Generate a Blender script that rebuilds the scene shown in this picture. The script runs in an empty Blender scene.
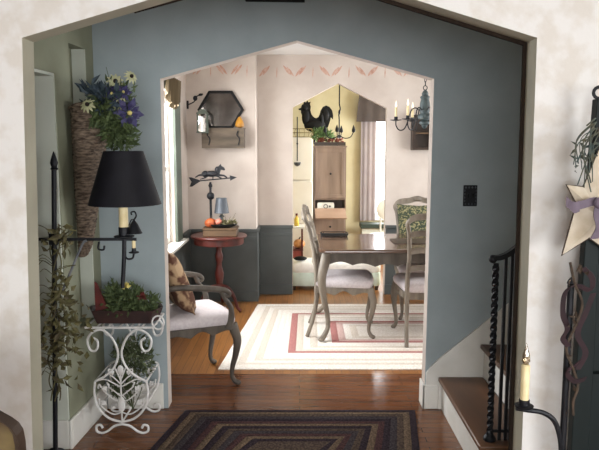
import bpy, bmesh, math, random
from math import sin, cos, pi, radians
from mathutils import Vector, Matrix, Euler
random.seed(7)
SC = bpy.context.scene
COL = SC.collection

# ------------------------------------------------------------------ materials
def lin(h):
    h = h.lstrip('#')
    o = []
    for i in (0, 2, 4):
        c = int(h[i:i+2], 16) / 255
        o.append(c / 12.92 if c <= 0.04045 else ((c + 0.055) / 1.055) ** 2.4)
    return (o[0], o[1], o[2], 1)

MATS = {}
def mat(name, col, rough=0.6, metal=0.0, col2=None, scale=8.0, detail=4.0, bump=0.0, bscale=None, spec=0.5,
        stretch=(1, 1, 1), lo=0.35, hi=0.65, coat=0.0):
    if name in MATS:
        return MATS[name]
    m = bpy.data.materials.new(name); m.use_nodes = True
    nt = m.node_tree; N = nt.nodes; L = nt.links
    b = N['Principled BSDF']
    b.inputs['Roughness'].default_value = rough
    b.inputs['Metallic'].default_value = metal
    b.inputs['Specular IOR Level'].default_value = spec
    b.inputs['Coat Weight'].default_value = coat
    tc = N.new('ShaderNodeTexCoord'); mp = N.new('ShaderNodeMapping')
    mp.inputs['Scale'].default_value = stretch
    L.new(tc.outputs['Object'], mp.inputs['Vector'])
    nz = N.new('ShaderNodeTexNoise'); nz.inputs['Scale'].default_value = scale; nz.inputs['Detail'].default_value = detail
    L.new(mp.outputs['Vector'], nz.inputs['Vector'])
    rp = N.new('ShaderNodeValToRGB')
    rp.color_ramp.elements[0].position = lo; rp.color_ramp.elements[1].position = hi
    c1 = lin(col)
    c2 = lin(col2) if col2 else tuple(min(1, c * 0.86) for c in c1[:3]) + (1,)
    rp.color_ramp.elements[0].color = c1; rp.color_ramp.elements[1].color = c2
    L.new(nz.outputs['Fac'], rp.inputs['Fac'])
    L.new(rp.outputs['Color'], b.inputs['Base Color'])
    if bump:
        n2 = N.new('ShaderNodeTexNoise'); n2.inputs['Scale'].default_value = bscale or scale * 4
        L.new(mp.outputs['Vector'], n2.inputs['Vector'])
        bp = N.new('ShaderNodeBump'); bp.inputs['Strength'].default_value = bump; bp.inputs['Distance'].default_value = 0.01
        L.new(n2.outputs['Fac'], bp.inputs['Height']); L.new(bp.outputs['Normal'], b.inputs['Normal'])
    MATS[name] = m
    return m

def wood_floor(name, c1, c2, c3, along_y, row=0.06, rough=0.28):
    m = bpy.data.materials.new(name); m.use_nodes = True
    nt = m.node_tree; N = nt.nodes; L = nt.links; b = N['Principled BSDF']
    tc = N.new('ShaderNodeTexCoord'); mp = N.new('ShaderNodeMapping')
    if along_y: mp.inputs['Rotation'].default_value = (0, 0, pi / 2)
    L.new(tc.outputs['Object'], mp.inputs['Vector'])
    br = N.new('ShaderNodeTexBrick')
    br.inputs['Color1'].default_value = lin(c1); br.inputs['Color2'].default_value = lin(c2); br.inputs['Mortar'].default_value = lin(c3)
    br.inputs['Scale'].default_value = 1.0; br.inputs['Brick Width'].default_value = 1.1; br.inputs['Row Height'].default_value = row
    br.inputs['Mortar Size'].default_value = 0.0018; br.offset = 0.37; br.inputs['Bias'].default_value = -0.1
    L.new(mp.outputs['Vector'], br.inputs['Vector'])
    m2 = N.new('ShaderNodeMapping'); m2.inputs['Scale'].default_value = (2.0, 38.0, 1.0)
    L.new(mp.outputs['Vector'], m2.inputs['Vector'])
    nz = N.new('ShaderNodeTexNoise'); nz.inputs['Scale'].default_value = 2.0; nz.inputs['Detail'].default_value = 6
    L.new(m2.outputs['Vector'], nz.inputs['Vector'])
    rp = N.new('ShaderNodeValToRGB'); rp.color_ramp.elements[0].position = .3; rp.color_ramp.elements[1].position = .75
    rp.color_ramp.elements[0].color = (.62, .60, .58, 1); rp.color_ramp.elements[1].color = (1, 1, 1, 1)
    L.new(nz.outputs['Fac'], rp.inputs['Fac'])
    mx = N.new('ShaderNodeMix'); mx.data_type = 'RGBA'; mx.blend_type = 'MULTIPLY'; mx.inputs['Factor'].default_value = 1
    L.new(br.outputs['Color'], mx.inputs['A']); L.new(rp.outputs['Color'], mx.inputs['B'])
    L.new(mx.outputs['Result'], b.inputs['Base Color'])
    b.inputs['Roughness'].default_value = rough
    bp = N.new('ShaderNodeBump'); bp.inputs['Strength'].default_value = .25; bp.inputs['Distance'].default_value = .002
    L.new(br.outputs['Fac'], bp.inputs['Height']); bp.invert = True
    L.new(bp.outputs['Normal'], b.inputs['Normal'])
    return m

def glass_mat(name, tint='#ffffff', refl=0.08):
    m = bpy.data.materials.new(name); m.use_nodes = True
    nt = m.node_tree; N = nt.nodes; L = nt.links
    N.remove(N['Principled BSDF'])
    t = N.new('ShaderNodeBsdfTransparent'); t.inputs['Color'].default_value = lin(tint)
    g = N.new('ShaderNodeBsdfGlossy'); g.inputs['Roughness'].default_value = .02
    x = N.new('ShaderNodeMixShader'); x.inputs['Fac'].default_value = refl
    L.new(t.outputs[0], x.inputs[1]); L.new(g.outputs[0], x.inputs[2])
    L.new(x.outputs[0], N['Material Output'].inputs['Surface'])
    return m

def glow_mat(name, col, strength):
    m = bpy.data.materials.new(name); m.use_nodes = True
    b = m.node_tree.nodes['Principled BSDF']
    b.inputs['Base Color'].default_value = lin(col)
    b.inputs['Emission Color'].default_value = lin(col); b.inputs['Emission Strength'].default_value = strength
    return m

M_near = mat('cream_sponged_plaster', '#d2cfcb', .85, col2='#c8c2ba', scale=13, detail=8, lo=.44, hi=.62, bump=.08, bscale=40)
M_rear = mat('taupe_plaster', '#8f8578', .85, col2='#857b6f', scale=4)
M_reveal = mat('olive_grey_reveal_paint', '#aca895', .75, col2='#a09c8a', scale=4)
M_blue = mat('slate_blue_paint', '#a0abae', .75, col2='#98a3a6', scale=5, bump=.04, bscale=90)
M_olive = mat('olive_green_paint', '#8e907a', .75, col2='#82846e', scale=4, bump=.05, bscale=60)
M_jamb = mat('pale_green_grey', '#c8ccc0', .7, col2='#bec2b6', scale=4)  # paler tone for the door and niche jambs, also the bench
M_cream = mat('warm_cream_plaster', '#c9beb4', .85, col2='#bbaea4', scale=3.5, detail=7, bump=.05, bscale=50)
M_sten = mat('terracotta_stencil_paint', '#b88c7a', .85, col2='#c6a898', scale=30)
M_wains = mat('charcoal_green_wainscot_paint', '#4a4e4c', .55, col2='#434745', scale=5)
M_yell = mat('butter_yellow_plaster', '#c6bb98', .85, col2='#bcb08c', scale=4)
M_white = mat('white_trim_paint', '#e4e2dc', .45, col2='#dad8d0', scale=6)
M_ceil = mat('ceiling_white_paint', '#e2e0dc', .9, col2='#d8d6d2', scale=3)
M_iron = mat('black_wrought_iron', '#121317', .5, .2, col2='#1a1b20', scale=30, bump=.15, bscale=90, spec=.35)
M_wire = mat('white_painted_wire', '#e6e4e2', .4, col2='#d4d0cc', scale=25)
M_shade = mat('black_lampshade_paper', '#111015', .65, col2='#18171d', scale=14, spec=.25)
M_candle = mat('ivory_candle_wax', '#e6d6ac', .5, col2='#d8c492', scale=20)
M_basket = mat('brown_woven_rush', '#8a7866', .85, col2='#43362c', scale=26, detail=4, bump=.6, bscale=60, stretch=(1, 1, 4))
M_leaf = mat('dark_green_leaf', '#3c4a2a', .7, col2='#56643a', scale=25)
M_leaf2 = mat('dry_olive_leaf', '#6c683f', .8, col2='#4e4430', scale=25)
M_leafb = mat('bluish_leaf', '#3d4a56', .7, col2='#2c3a3e', scale=25)
M_petal = mat('creamy_white_petal', '#c4c29c', .7, col2='#a8aa80', scale=30)
M_dcent = mat('dark_flower_centre', '#241a14', .9, scale=60)
M_purple = mat('purple_petal', '#322e52', .7, col2='#3e3966', scale=25)
M_yelfl = mat('pale_yellow_petal', '#d8c878', .7, scale=30)
M_red = mat('brick_red_paint', '#6a241e', .6, col2='#4e1a18', scale=14)
M_oak = mat('stair_tread_wood', '#6a4830', .4, col2='#4e3422', scale=6, stretch=(1, .12, 1), detail=6)
M_frame = mat('grey_washed_wood', '#8a8072', .55, col2='#6a6054', scale=14, stretch=(1, 1, .3), detail=6, bump=.1)
M_frame2 = mat('weathered_grey_brown_wood', '#625a50', .55, col2='#484038', scale=14, stretch=(1, 1, .3), detail=6, bump=.1)
M_ttop = mat('polished_brown_table_wood', '#6a5040', .16, col2='#4e3a30', scale=6, stretch=(.15, 1, 1), detail=6, coat=.3)
M_seat = mat('pale_mauve_upholstery', '#d8d0d0', .9, col2='#ccc2c4', scale=60, bump=.1, bscale=300)
M_pill = mat('leaf_print_cushion_cloth', '#b89a78', .9, col2='#5e3c2c', scale=11, detail=3, lo=.46, hi=.56, bump=.1, bscale=200)
M_floral = mat('green_floral_cushion_cloth', '#303a2a', .9, col2='#8e8660', scale=55, detail=3, lo=.48, hi=.62)
M_mahog = mat('mahogany_red_wood', '#5a241c', .35, col2='#3c1812', scale=10, stretch=(1, 1, .2), detail=6)
M_box = mat('aged_ochre_wood', '#5e452a', .6, col2='#46321e', scale=14, stretch=(.2, 1, 1), detail=5)
M_greyw = mat('barn_grey_wood', '#685a4a', .7, col2='#463c30', scale=16, stretch=(.2, 1, 1), detail=6, bump=.15)
M_arm = mat('dusty_brown_cabinet_wood', '#8e7a6c', .55, col2='#776458', scale=9, stretch=(1, 1, .15), detail=6)
M_mirror = mat('old_mirror_glass', '#7a7674', .12, .85, col2='#56524e', scale=5)
M_black = mat('matte_black_paint', '#0c0c0c', .6, col2='#151414', scale=20, spec=.25)
M_pear = mat('golden_pear_skin', '#c89030', .5, col2='#a87020', scale=12)
M_orange = mat('orange_gourd_skin', '#b05a2c', .5, col2='#8e3e20', scale=10)
M_pink = mat('dusty_pink_apple', '#c07a68', .5, col2='#a05a4a', scale=10)
M_pewter = mat('blue_grey_pewter', '#474c52', .5, .2, col2='#3a3e44', scale=10)
M_verd = mat('verdigris_blue_wood', '#4c5a5c', .55, col2='#344042', scale=14, detail=5)
M_teal = mat('dark_green_sled_paint', '#101a1a', .6, col2='#0a1413', scale=10, stretch=(1, 1, .2), spec=.25)
M_star = mat('aged_cream_star_cloth', '#ccc1b0', .9, col2='#b4a690', scale=14, detail=5)
M_ribp = mat('dull_purple_ribbon', '#665a66', .8, col2='#524652', scale=20)
M_ribm = mat('maroon_ribbon', '#30191f', .8, col2='#221116', scale=20)
M_vine = mat('brown_grapevine', '#4a3a2c', .85, col2='#32281e', scale=40, bump=.3)
M_fridge = mat('white_enamel', '#efebe2', .35, col2='#e8e3d8', scale=3)
M_mint = mat('pale_mint_cloth', '#cfdccf', .9, col2='#bccabc', scale=8)
M_curt = mat('mauve_grey_curtain_cloth', '#a89c98', .9, col2='#9e9290', scale=5)
def thin_cloth(m, fac):
    nt = m.node_tree; N = nt.nodes; b = N['Principled BSDF']; t = N.new('ShaderNodeBsdfTranslucent'); x = N.new('ShaderNodeMixShader')
    x.inputs['Fac'].default_value = fac; nt.links.new(b.inputs['Base Color'].links[0].from_socket, t.inputs['Color'])
    nt.links.new(b.outputs[0], x.inputs[1]); nt.links.new(t.outputs[0], x.inputs[2]); nt.links.new(x.outputs[0], N['Material Output'].inputs['Surface'])
thin_cloth(M_curt, .4)
M_val = mat('dark_taupe_valance_cloth', '#463c36', .9, col2='#3e3530', scale=8)
M_tan = mat('tan_curtain_cloth', '#62543c', .9, col2='#52442e', scale=10, stretch=(1, 3, .3))
M_casing = mat('sage_green_window_paint', '#50584c', .6, col2='#485044', scale=6)
M_gold = mat('olive_gold_upholstery', '#7c6a40', .85, col2='#4a3a24', scale=9, detail=3)
M_dbrown = mat('dark_brown_wood', '#2c2018', .4, col2='#3a2a1e', scale=12, stretch=(1, 1, .3))
M_dgreen = mat('dark_green_paint', '#2c3a2e', .6, col2='#243026', scale=8)
M_berry = mat('dark_red_berry', '#6e2a22', .5, col2='#8a5038', scale=20)
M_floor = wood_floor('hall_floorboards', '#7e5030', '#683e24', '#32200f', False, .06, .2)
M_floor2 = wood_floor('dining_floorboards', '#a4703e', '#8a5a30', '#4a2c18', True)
M_glass = glass_mat('clear_glass')
M_glow = glow_mat('lit_bulb', '#fff0d8', .5)

# ------------------------------------------------------------------ mesh builder
class MB:
    def __init__(s): s.V = []; s.F = []; s.I = []; s.mi = 0
    def _add(s, vs, fs):
        b = len(s.V); s.V += [tuple(v) for v in vs]
        for f in fs: s.F.append([b + i for i in f]); s.I.append(s.mi)
    def box(s, x0, x1, y0, y1, z0, z1):
        s._add([(x, y, z) for x in (x0, x1) for y in (y0, y1) for z in (z0, z1)],
               [(0, 1, 3, 2), (4, 6, 7, 5), (0, 4, 5, 1), (2, 3, 7, 6), (0, 2, 6, 4), (1, 5, 7, 3)]); return s
    def obox(s, c, size, rot=(0, 0, 0)):
        R = Euler(rot).to_matrix(); c = Vector(c)
        vs = [c + R @ Vector((x * size[0] / 2, y * size[1] / 2, z * size[2] / 2)) for x in (-1, 1) for y in (-1, 1) for z in (-1, 1)]
        s._add(vs, [(0, 1, 3, 2), (4, 6, 7, 5), (0, 4, 5, 1), (2, 3, 7, 6), (0, 2, 6, 4), (1, 5, 7, 3)]); return s
    def prism(s, poly, plane, d0, d1):
        n = len(poly)
        def P(a, b, d): return {'xz': (a, d, b), 'xy': (a, b, d), 'yz': (d, a, b)}[plane]
        vs = [P(a, b, d0) for a, b in poly] + [P(a, b, d1) for a, b in poly]
        fs = [tuple(range(n)), tuple(range(2 * n - 1, n - 1, -1))] + [(i, (i + 1) % n, n + (i + 1) % n, n + i) for i in range(n)]
        s._add(vs, fs); return s
    def tube(s, pts, r, seg=8, closed=False):
        pts = [Vector(p) for p in pts]; n = len(pts)
        rs = r if isinstance(r, (list, tuple)) else [r] * n
        vs = []; up = None
        for i, p in enumerate(pts):
            if closed: t = pts[(i + 1) % n] - pts[i - 1]
            else: t = pts[min(i + 1, n - 1)] - pts[max(i - 1, 0)]
            if t.length < 1e-9: t = Vector((0, 0, 1))
            t.normalize()
            if up is None:
                up = Vector((0, 0, 1)) if abs(t.z) < .9 else Vector((0, 1, 0))
            a = up - t * up.dot(t)
            if a.length < 1e-6: a = t.orthogonal()
            a.normalize(); up = a; b = t.cross(a)
            for k in range(seg):
                an = 2 * pi * k / seg
                vs.append(p + a * (rs[i] * cos(an)) + b * (rs[i] * sin(an)))
        fs = []
        for i in range(n if closed else n - 1):
            j = (i + 1) % n
            for k in range(seg):
                l = (k + 1) % seg
                fs.append((i * seg + k, i * seg + l, j * seg + l, j * seg + k))
        if not closed:
            fs.append(tuple(range(seg))[::-1]); fs.append(tuple((n - 1) * seg + k for k in range(seg)))
        s._add(vs, fs); return s
    def lathe(s, prof, c=(0, 0, 0), seg=24, sx=1, sy=1, R=None):
        c = Vector(c); vs = []; n = len(prof)
        for r, z in prof:
            r = max(r, .0004)
            for k in range(seg):
                v = Vector((r * sx * cos(2 * pi * k / seg), r * sy * sin(2 * pi * k / seg), z))
                if R is not None: v = R @ v
                vs.append(c + v)
        fs = []
        for i in range(n - 1):
            for k in range(seg):
                l = (k + 1) % seg
                fs.append((i * seg + k, i * seg + l, (i + 1) * seg + l, (i + 1) * seg + k))
        fs.append(tuple(range(seg))[::-1]); fs.append(tuple((n - 1) * seg + k for k in range(seg)))
        s._add(vs, fs); return s
    def ell(s, c, r, seg=12, rings=8, R=None):
        if not isinstance(r, (list, tuple)): r = (r, r, r)
        prof = [(sin(pi * i / rings), -cos(pi * i / rings)) for i in range(rings + 1)]
        c = Vector(c); vs = []
        for a, z in prof:
            a = max(a, .001)
            for k in range(seg):
                v = Vector((a * cos(2 * pi * k / seg) * r[0], a * sin(2 * pi * k / seg) * r[1], z * r[2]))
                if R is not None: v = R @ v
                vs.append(c + v)
        fs = []
        for i in range(rings):
            for k in range(seg):
                l = (k + 1) % seg
                fs.append((i * seg + k, i * seg + l, (i + 1) * seg + l, (i + 1) * seg + k))
        fs.append(tuple(range(seg))[::-1]); fs.append(tuple(rings * seg + k for k in range(seg)))
        s._add(vs, fs); return s
    def loft(s, outline, levels):
        # outline: list of (x, y); levels: list of (scale, z)
        cx = sum(p[0] for p in outline) / len(outline); cy = sum(p[1] for p in outline) / len(outline); n = len(outline)
        vs = [(cx + (x - cx) * k, cy + (y - cy) * k, z) for k, z in levels for x, y in outline]
        fs = []
        for i in range(len(levels) - 1):
            for j in range(n):
                l = (j + 1) % n
                fs.append((i * n + j, i * n + l, (i + 1) * n + l, (i + 1) * n + j))
        fs.append(tuple(range(n))[::-1]); fs.append(tuple((len(levels) - 1) * n + j for j in range(n)))
        s._add(vs, fs); return s
    def pillow(s, c, w, h, t, R, n=14):
        c = Vector(c); vs = []
        for side in (1, -1):
            for i in range(n + 1):
                for j in range(n + 1):
                    u = -1 + 2 * i / n; v = -1 + 2 * j / n
                    k = ((1 - u ** 4) * (1 - v ** 4)) ** .5
                    pin = 1 - .07 * (1 - abs(u)) * abs(v) ** 2 - .0
                    pin2 = 1 - .07 * (1 - abs(v)) * abs(u) ** 2
                    vs.append(c + R @ Vector((u * w / 2 * pin2, side * t / 2 * k + side * .002, v * h / 2 * pin)))
        m = (n + 1) ** 2; fs = []
        for side in (0, 1):
            for i in range(n):
                for j in range(n):
                    a = side * m + i * (n + 1) + j
                    fs.append((a, a + 1, a + n + 2, a + n + 1))
        edge = [i * (n + 1) for i in range(n + 1)] + [n * (n + 1) + j for j in range(1, n + 1)] + [i * (n + 1) + n for i in range(n - 1, -1, -1)] + [j for j in range(n - 1, 0, -1)]
        for q in range(len(edge)):
            a, b = edge[q], edge[(q + 1) % len(edge)]
            fs.append((a, b, m + b, m + a))
        s._add(vs, fs); return s
    def leaf(s, p, d, ln, w, fold=.25):
        p = Vector(p); d = Vector(d).normalized()
        sd = d.cross(Vector((random.uniform(-1, 1), random.uniform(-1, 1), random.uniform(-.2, 1))))
        if sd.length < 1e-4: sd = d.orthogonal()
        sd.normalize(); nn = d.cross(sd)
        a = p + d * ln * .45 + sd * w / 2 + nn * w * fold; b = p + d * ln * .45 - sd * w / 2 + nn * w * fold
        m_ = p + d * ln * .45; tip = p + d * ln - nn * ln * .1
        s._add([p, a, m_, b, tip], [(0, 1, 2), (0, 2, 3), (1, 4, 2), (2, 4, 3)]); return s
    def ribbon(s, pts, w, wdir, th=.003):
        pts = [Vector(p) for p in pts]; wd = Vector(wdir).normalized(); vs = []
        for i, p in enumerate(pts):
            t = pts[min(i + 1, len(pts) - 1)] - pts[max(i - 1, 0)]
            n = t.cross(wd)
            n = n.normalized() if n.length > 1e-6 else Vector((0, 1, 0))
            for a, b in ((-1, -1), (1, -1), (1, 1), (-1, 1)): vs.append(p + wd * a * w / 2 + n * b * th / 2)
        fs = []
        for i in range(len(pts) - 1):
            for k in range(4): fs.append((i * 4 + k, i * 4 + (k + 1) % 4, i * 4 + 4 + (k + 1) % 4, i * 4 + 4 + k))
        fs.append((3, 2, 1, 0)); e = (len(pts) - 1) * 4; fs.append((e, e + 1, e + 2, e + 3))
        s._add(vs, fs); return s
    def build(s, name, mats, parent=None, origin=None, smooth=40, bevel=0):
        if not isinstance(mats, (list, tuple)): mats = [mats]
        o = Vector((0, 0, 0))
        if parent is not None: o = worldloc(parent)
        elif origin is not None: o = Vector(origin)
        me = bpy.data.meshes.new(name)
        me.from_pydata([tuple(Vector(v) - o) for v in s.V], [], s.F)
        for m in mats: me.materials.append(m)
        me.polygons.foreach_set('material_index', s.I)
        bm = bmesh.new(); bm.from_mesh(me)
        bmesh.ops.recalc_face_normals(bm, faces=bm.faces); bm.to_mesh(me); bm.free()
        if smooth:
            me.polygons.foreach_set('use_smooth', [True] * len(me.polygons))
            me.set_sharp_from_angle(angle=radians(smooth))
        ob = bpy.data.objects.new(name, me); COL.objects.link(ob)
        if parent is not None: ob.parent = parent
        elif origin is not None: ob.location = o
        if bevel:
            bv = ob.modifiers.new('Bevel', 'BEVEL'); bv.width = bevel; bv.segments = 2; bv.limit_method = 'ANGLE'
        return ob

def worldloc(o):
    v = Vector(o.location)
    while o.parent is not None:
        o = o.parent; v = v + Vector(o.location)
    return v
def tag(o, label=None, cat=None, group=None, kind=None):
    if label: o['label'] = label
    if cat: o['category'] = cat
    if group: o['group'] = group
    if kind: o['kind'] = kind
    return o
def thing(name, label, cat, loc=(0, 0, 0), group=None):
    o = bpy.data.objects.new(name, None); COL.objects.link(o); o.location = loc; o.empty_display_size = .05
    return tag(o, label, cat, group)
def dup(root, loc, rz, label=None):
    r = root.copy(); COL.objects.link(r); r.location = loc; r.rotation_euler = (0, 0, rz)
    if label: r['label'] = label
    for ch in list(root.children):
        c = ch.copy(); COL.objects.link(c); c.parent = r
        for g in list(ch.children):
            d = g.copy(); COL.objects.link(d); d.parent = c
    return r
def struct(name, mb, m, parent=None, bevel=0, smooth=30):
    o = mb.build(name, m, parent, smooth=smooth, bevel=bevel)
    if parent is None: o['kind'] = 'structure'
    return o
def spline(pts, n=6):
    P = [Vector(p) for p in pts]; P = [P[0] * 2 - P[1]] + P + [P[-1] * 2 - P[-2]]; out = []
    for i in range(1, len(P) - 2):
        for k in range(n):
            t = k / n; a, b, c, d = P[i-1], P[i], P[i+1], P[i+2]
            out.append(.5 * ((2 * b) + (c - a) * t + (2 * a - 5 * b + 4 * c - d) * t * t + (3 * b - a - 3 * c + d) * t ** 3))
    out.append(P[-2]); return out
def lerpr(rs, n):
    out = []
    for i in range(n):
        t = i / (n - 1) * (len(rs) - 1); k = min(int(t), len(rs) - 2); out.append(rs[k] + (rs[k+1] - rs[k]) * (t - k))
    return out
def rnd(a, b): return random.uniform(a, b)
def rdir(up=0.0): 
    v = Vector((rnd(-1, 1), rnd(-1, 1), rnd(-1, 1) + up)); return v.normalized() if v.length > .01 else Vector((0, 0, 1))

# ------------------------------------------------------------------ camera
cam = bpy.data.cameras.new('camera'); cob = bpy.data.objects.new('camera', cam); COL.objects.link(cob)
cob.location = (0, 0, 1.6); cob.rotation_euler = (radians(90 - 7.0), 0, 0)
cam.sensor_width = 36; cam.lens = 36 * 650 / 599; cam.clip_start = .05
SC.camera = cob

# ------------------------------------------------------------------ setting
CZ = 2.53
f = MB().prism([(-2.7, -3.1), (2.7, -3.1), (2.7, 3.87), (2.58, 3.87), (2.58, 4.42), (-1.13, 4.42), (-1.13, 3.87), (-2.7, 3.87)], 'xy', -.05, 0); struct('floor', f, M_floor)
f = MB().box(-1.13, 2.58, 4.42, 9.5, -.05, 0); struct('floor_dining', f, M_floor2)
f = MB().box(-2.7, 2.7, -3.1, 9.5, CZ, CZ + .06); struct('ceiling', f, M_ceil)

def arch_wall(name, x0, x1, y0, y1, xl, xr, zs, xa, za, mats, front_only=False, fl=0, fr=0):
    b = MB()
    poly = [(x0, 0), (x0, CZ), (x1, CZ), (x1, 0), (xr + fr, 0), (xr, zs), (xa, za), (xl, zs), (xl + fl, 0)]
    b.prism(poly, 'xz', y0, y1)
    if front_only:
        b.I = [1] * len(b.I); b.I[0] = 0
    return struct(name, b, mats)
wf = arch_wall('wall_front', -2.7, 2.7, 2.33, 2.43, -.968, .829, 1.972, -.05, 2.235, [M_near, M_reveal], True, -.05, .012)
b = MB().prism([(.841, 0), (.829, 1.972), (-.05, 2.235), (-.05, 2.222), (.817, 1.962), (.829, 0)], 'xz', 2.431, 2.446).prism([(-.05, 2.235), (-.6, 2.0797), (-.6, 2.0767), (-.05, 2.222)], 'xz', 2.431, 2.446)
struct('dark_edge_strip', b, mat('dark_brown_matte', '#2c241e', .95, spec=.05))  # thin dark strip along the back edge of the front arch
wb = arch_wall('wall_middle', -2.7, 2.7, 3.82, 3.92, -.803, .776, 1.98, -.015, 2.195, [M_blue, M_cream], True, 0, -.012)

# back wall of the dining room with a painted leaf border
b = MB()
poly = [(-1.25, 0), (-1.25, CZ), (2.7, CZ), (2.7, 0), (.915, 0), (.915, 1.985), (.405, 2.24), (-.072, 1.995), (-.072, 0)]
b.prism(poly, 'xz', 6.9, 7.0)
b.I = [0, 2] + [0] * 9
b.mi = 1
def stencil(b, x, y, z, ang, ln, w):
    pts = []
    for k in range(9):
        t = k / 8; pts.append((t * ln - ln / 2, w / 2 * sin(pi * t) ** .8))
    for k in range(7, 0, -1):
        t = k / 8; pts.append((t * ln - ln / 2, -w / 2 * sin(pi * t) ** .8 * .8))
    ca, sa = cos(ang), sin(ang)
    b.prism([(x + u * ca - v * sa, z + u * sa + v * ca) for u, v in pts], 'xz', y - .0015, y + .001)
xx = -.36; k = 0
while xx < 1.9:
    kind = k % 3
    if kind == 0:
        for q in (-.02, .015): stencil(b, xx + q, 6.9, 2.365 + q * .4, radians(52), .13, .028)
    elif kind == 1:
        stencil(b, xx, 6.9, 2.35, radians(88), .12, .012)
    else:
        for q in (-.02, .015): stencil(b, xx + q, 6.9, 2.365 - q * .4, radians(128), .13, .028)
    xx += .125; k += 1
struct('wall_back', b, [M_cream, M_sten, M_yell])
# the projecting left part of that wall
b = MB().box(-1.13, -.44, 6.58, 6.899, 0, CZ - .002); b.mi = 1
for i, (x, a) in enumerate([(-1.0, 52), (-.88, 90), (-.77, 128), (-.62, 52), (-.52, 90)]):
    if a == 90: stencil(b, x, 6.58, 2.33, radians(88), .12, .012)
    else:
        for q in (-.02, .015): stencil(b, x + q, 6.58, 2.345, radians(a), .13, .028)
struct('wall_chimney', b, [M_cream, M_sten])

# left wall of the hall: doorway beside the arch, narrow niche
b = MB()
b.box(-1.335, -1.185, 2.448, 3.30, 1.955, CZ - .002)
b.box(-1.335, -1.185, 3.30, 3.48, 0, CZ - .002)
b.box(-1.335, -1.185, 3.48, 3.71, 0, .60)
b.box(-1.335, -1.185, 3.48, 3.71, 2.13, CZ - .002)
b.box(-1.335, -1.26, 3.48, 3.71, .60, 2.13)
b.box(-1.335, -1.185, 3.71, 3.819, 0, CZ - .002)
skew = lambda b: setattr(b, 'V', [(x - .06 * (3.82 - y), y, z) for x, y, z in b.V]) or b
skew(b)
struct('wall_left', b, M_olive)
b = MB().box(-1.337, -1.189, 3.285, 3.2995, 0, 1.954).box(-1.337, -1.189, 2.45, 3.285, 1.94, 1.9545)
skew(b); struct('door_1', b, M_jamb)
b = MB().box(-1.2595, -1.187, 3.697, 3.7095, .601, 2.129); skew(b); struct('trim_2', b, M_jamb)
# baseboards
b = MB().box(-1.335, -1.185, 3.272, 3.2845, .0, .16).box(-1.1845, -1.17, 3.30, 3.806, 0, .16).box(-1.1845, -1.17, 3.272, 3.30, 0, .16)
skew(b); struct('baseboard_left', b, M_white, bevel=.004)
b = MB().box(-1.17, -.83, 3.806, 3.8195, 0, .16); struct('baseboard_middle', b, M_white, bevel=.004)
b = MB().box(.752, .845, 3.805, 3.8195, 0, .152).box(.752, .7645, 3.805, 3.93, 0, .152); struct('baseboard_right', b, M_white, bevel=.004)
# far-left outer wall of the front room and side room, back wall, right wall
b = MB().box(-2.7, -2.58, -3.1, 2.33, 0, CZ).box(-2.7, -2.58, 2.43, 3.82, 0, CZ); struct('wall_side', b, M_rear)
b = MB().box(-2.58, -1.7, -3.1, -2.98, 0, CZ).box(1.7, 2.58, -3.1, -2.98, 0, CZ).box(-1.7, 1.7, -3.1, -2.98, 0, .7).box(-1.7, 1.7, -3.1, -2.98, 2.2, CZ)
struct('wall_rear', b, M_rear)
def wall_x(name, x0, x1, y0, y1, holes, m):
    b = MB(); y = y0
    for (a, c, z0, z1) in holes:
        b.box(x0, x1, y, a, 0, CZ); b.box(x0, x1, a, c, 0, z0); b.box(x0, x1, a, c, z1, CZ); y = c
    b.box(x0, x1, y, y1, 0, CZ)
    return struct(name, b, m)
wall_x('wall_right', 2.58, 2.7, -3.1, 2.33, [(-1.6, .6, .7, 2.1)], M_rear)
wall_x('wall_stair', 2.58, 2.7, 2.43, 3.82, [], M_blue)
wall_x('wall_dining_right', 2.58, 2.7, 3.92, 6.9, [(4.5, 6.2, .75, 2.05)], M_cream)
wall_x('wall_dining_left', -1.25, -1.13, 3.92, 6.9, [(4.62, 5.86, .725, 2.06)], M_cream)
wall_x('wall_far_left', -1.25, -1.13, 7.0, 9.5, [], M_yell)
wall_x('wall_far_right', 2.58, 2.7, 7.0, 9.5, [(7.4, 8.9, .8, 2.1)], M_yell)
b = MB().box(-1.13, 1.02, 9.4, 9.5, 0, CZ).box(1.85, 2.58, 9.4, 9.5, 0, CZ).box(1.02, 1.85, 9.4, 9.5, 0, .56).box(1.02, 1.85, 9.4, 9.5, 2.2, CZ)
struct('wall_far', b, M_yell)

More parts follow.
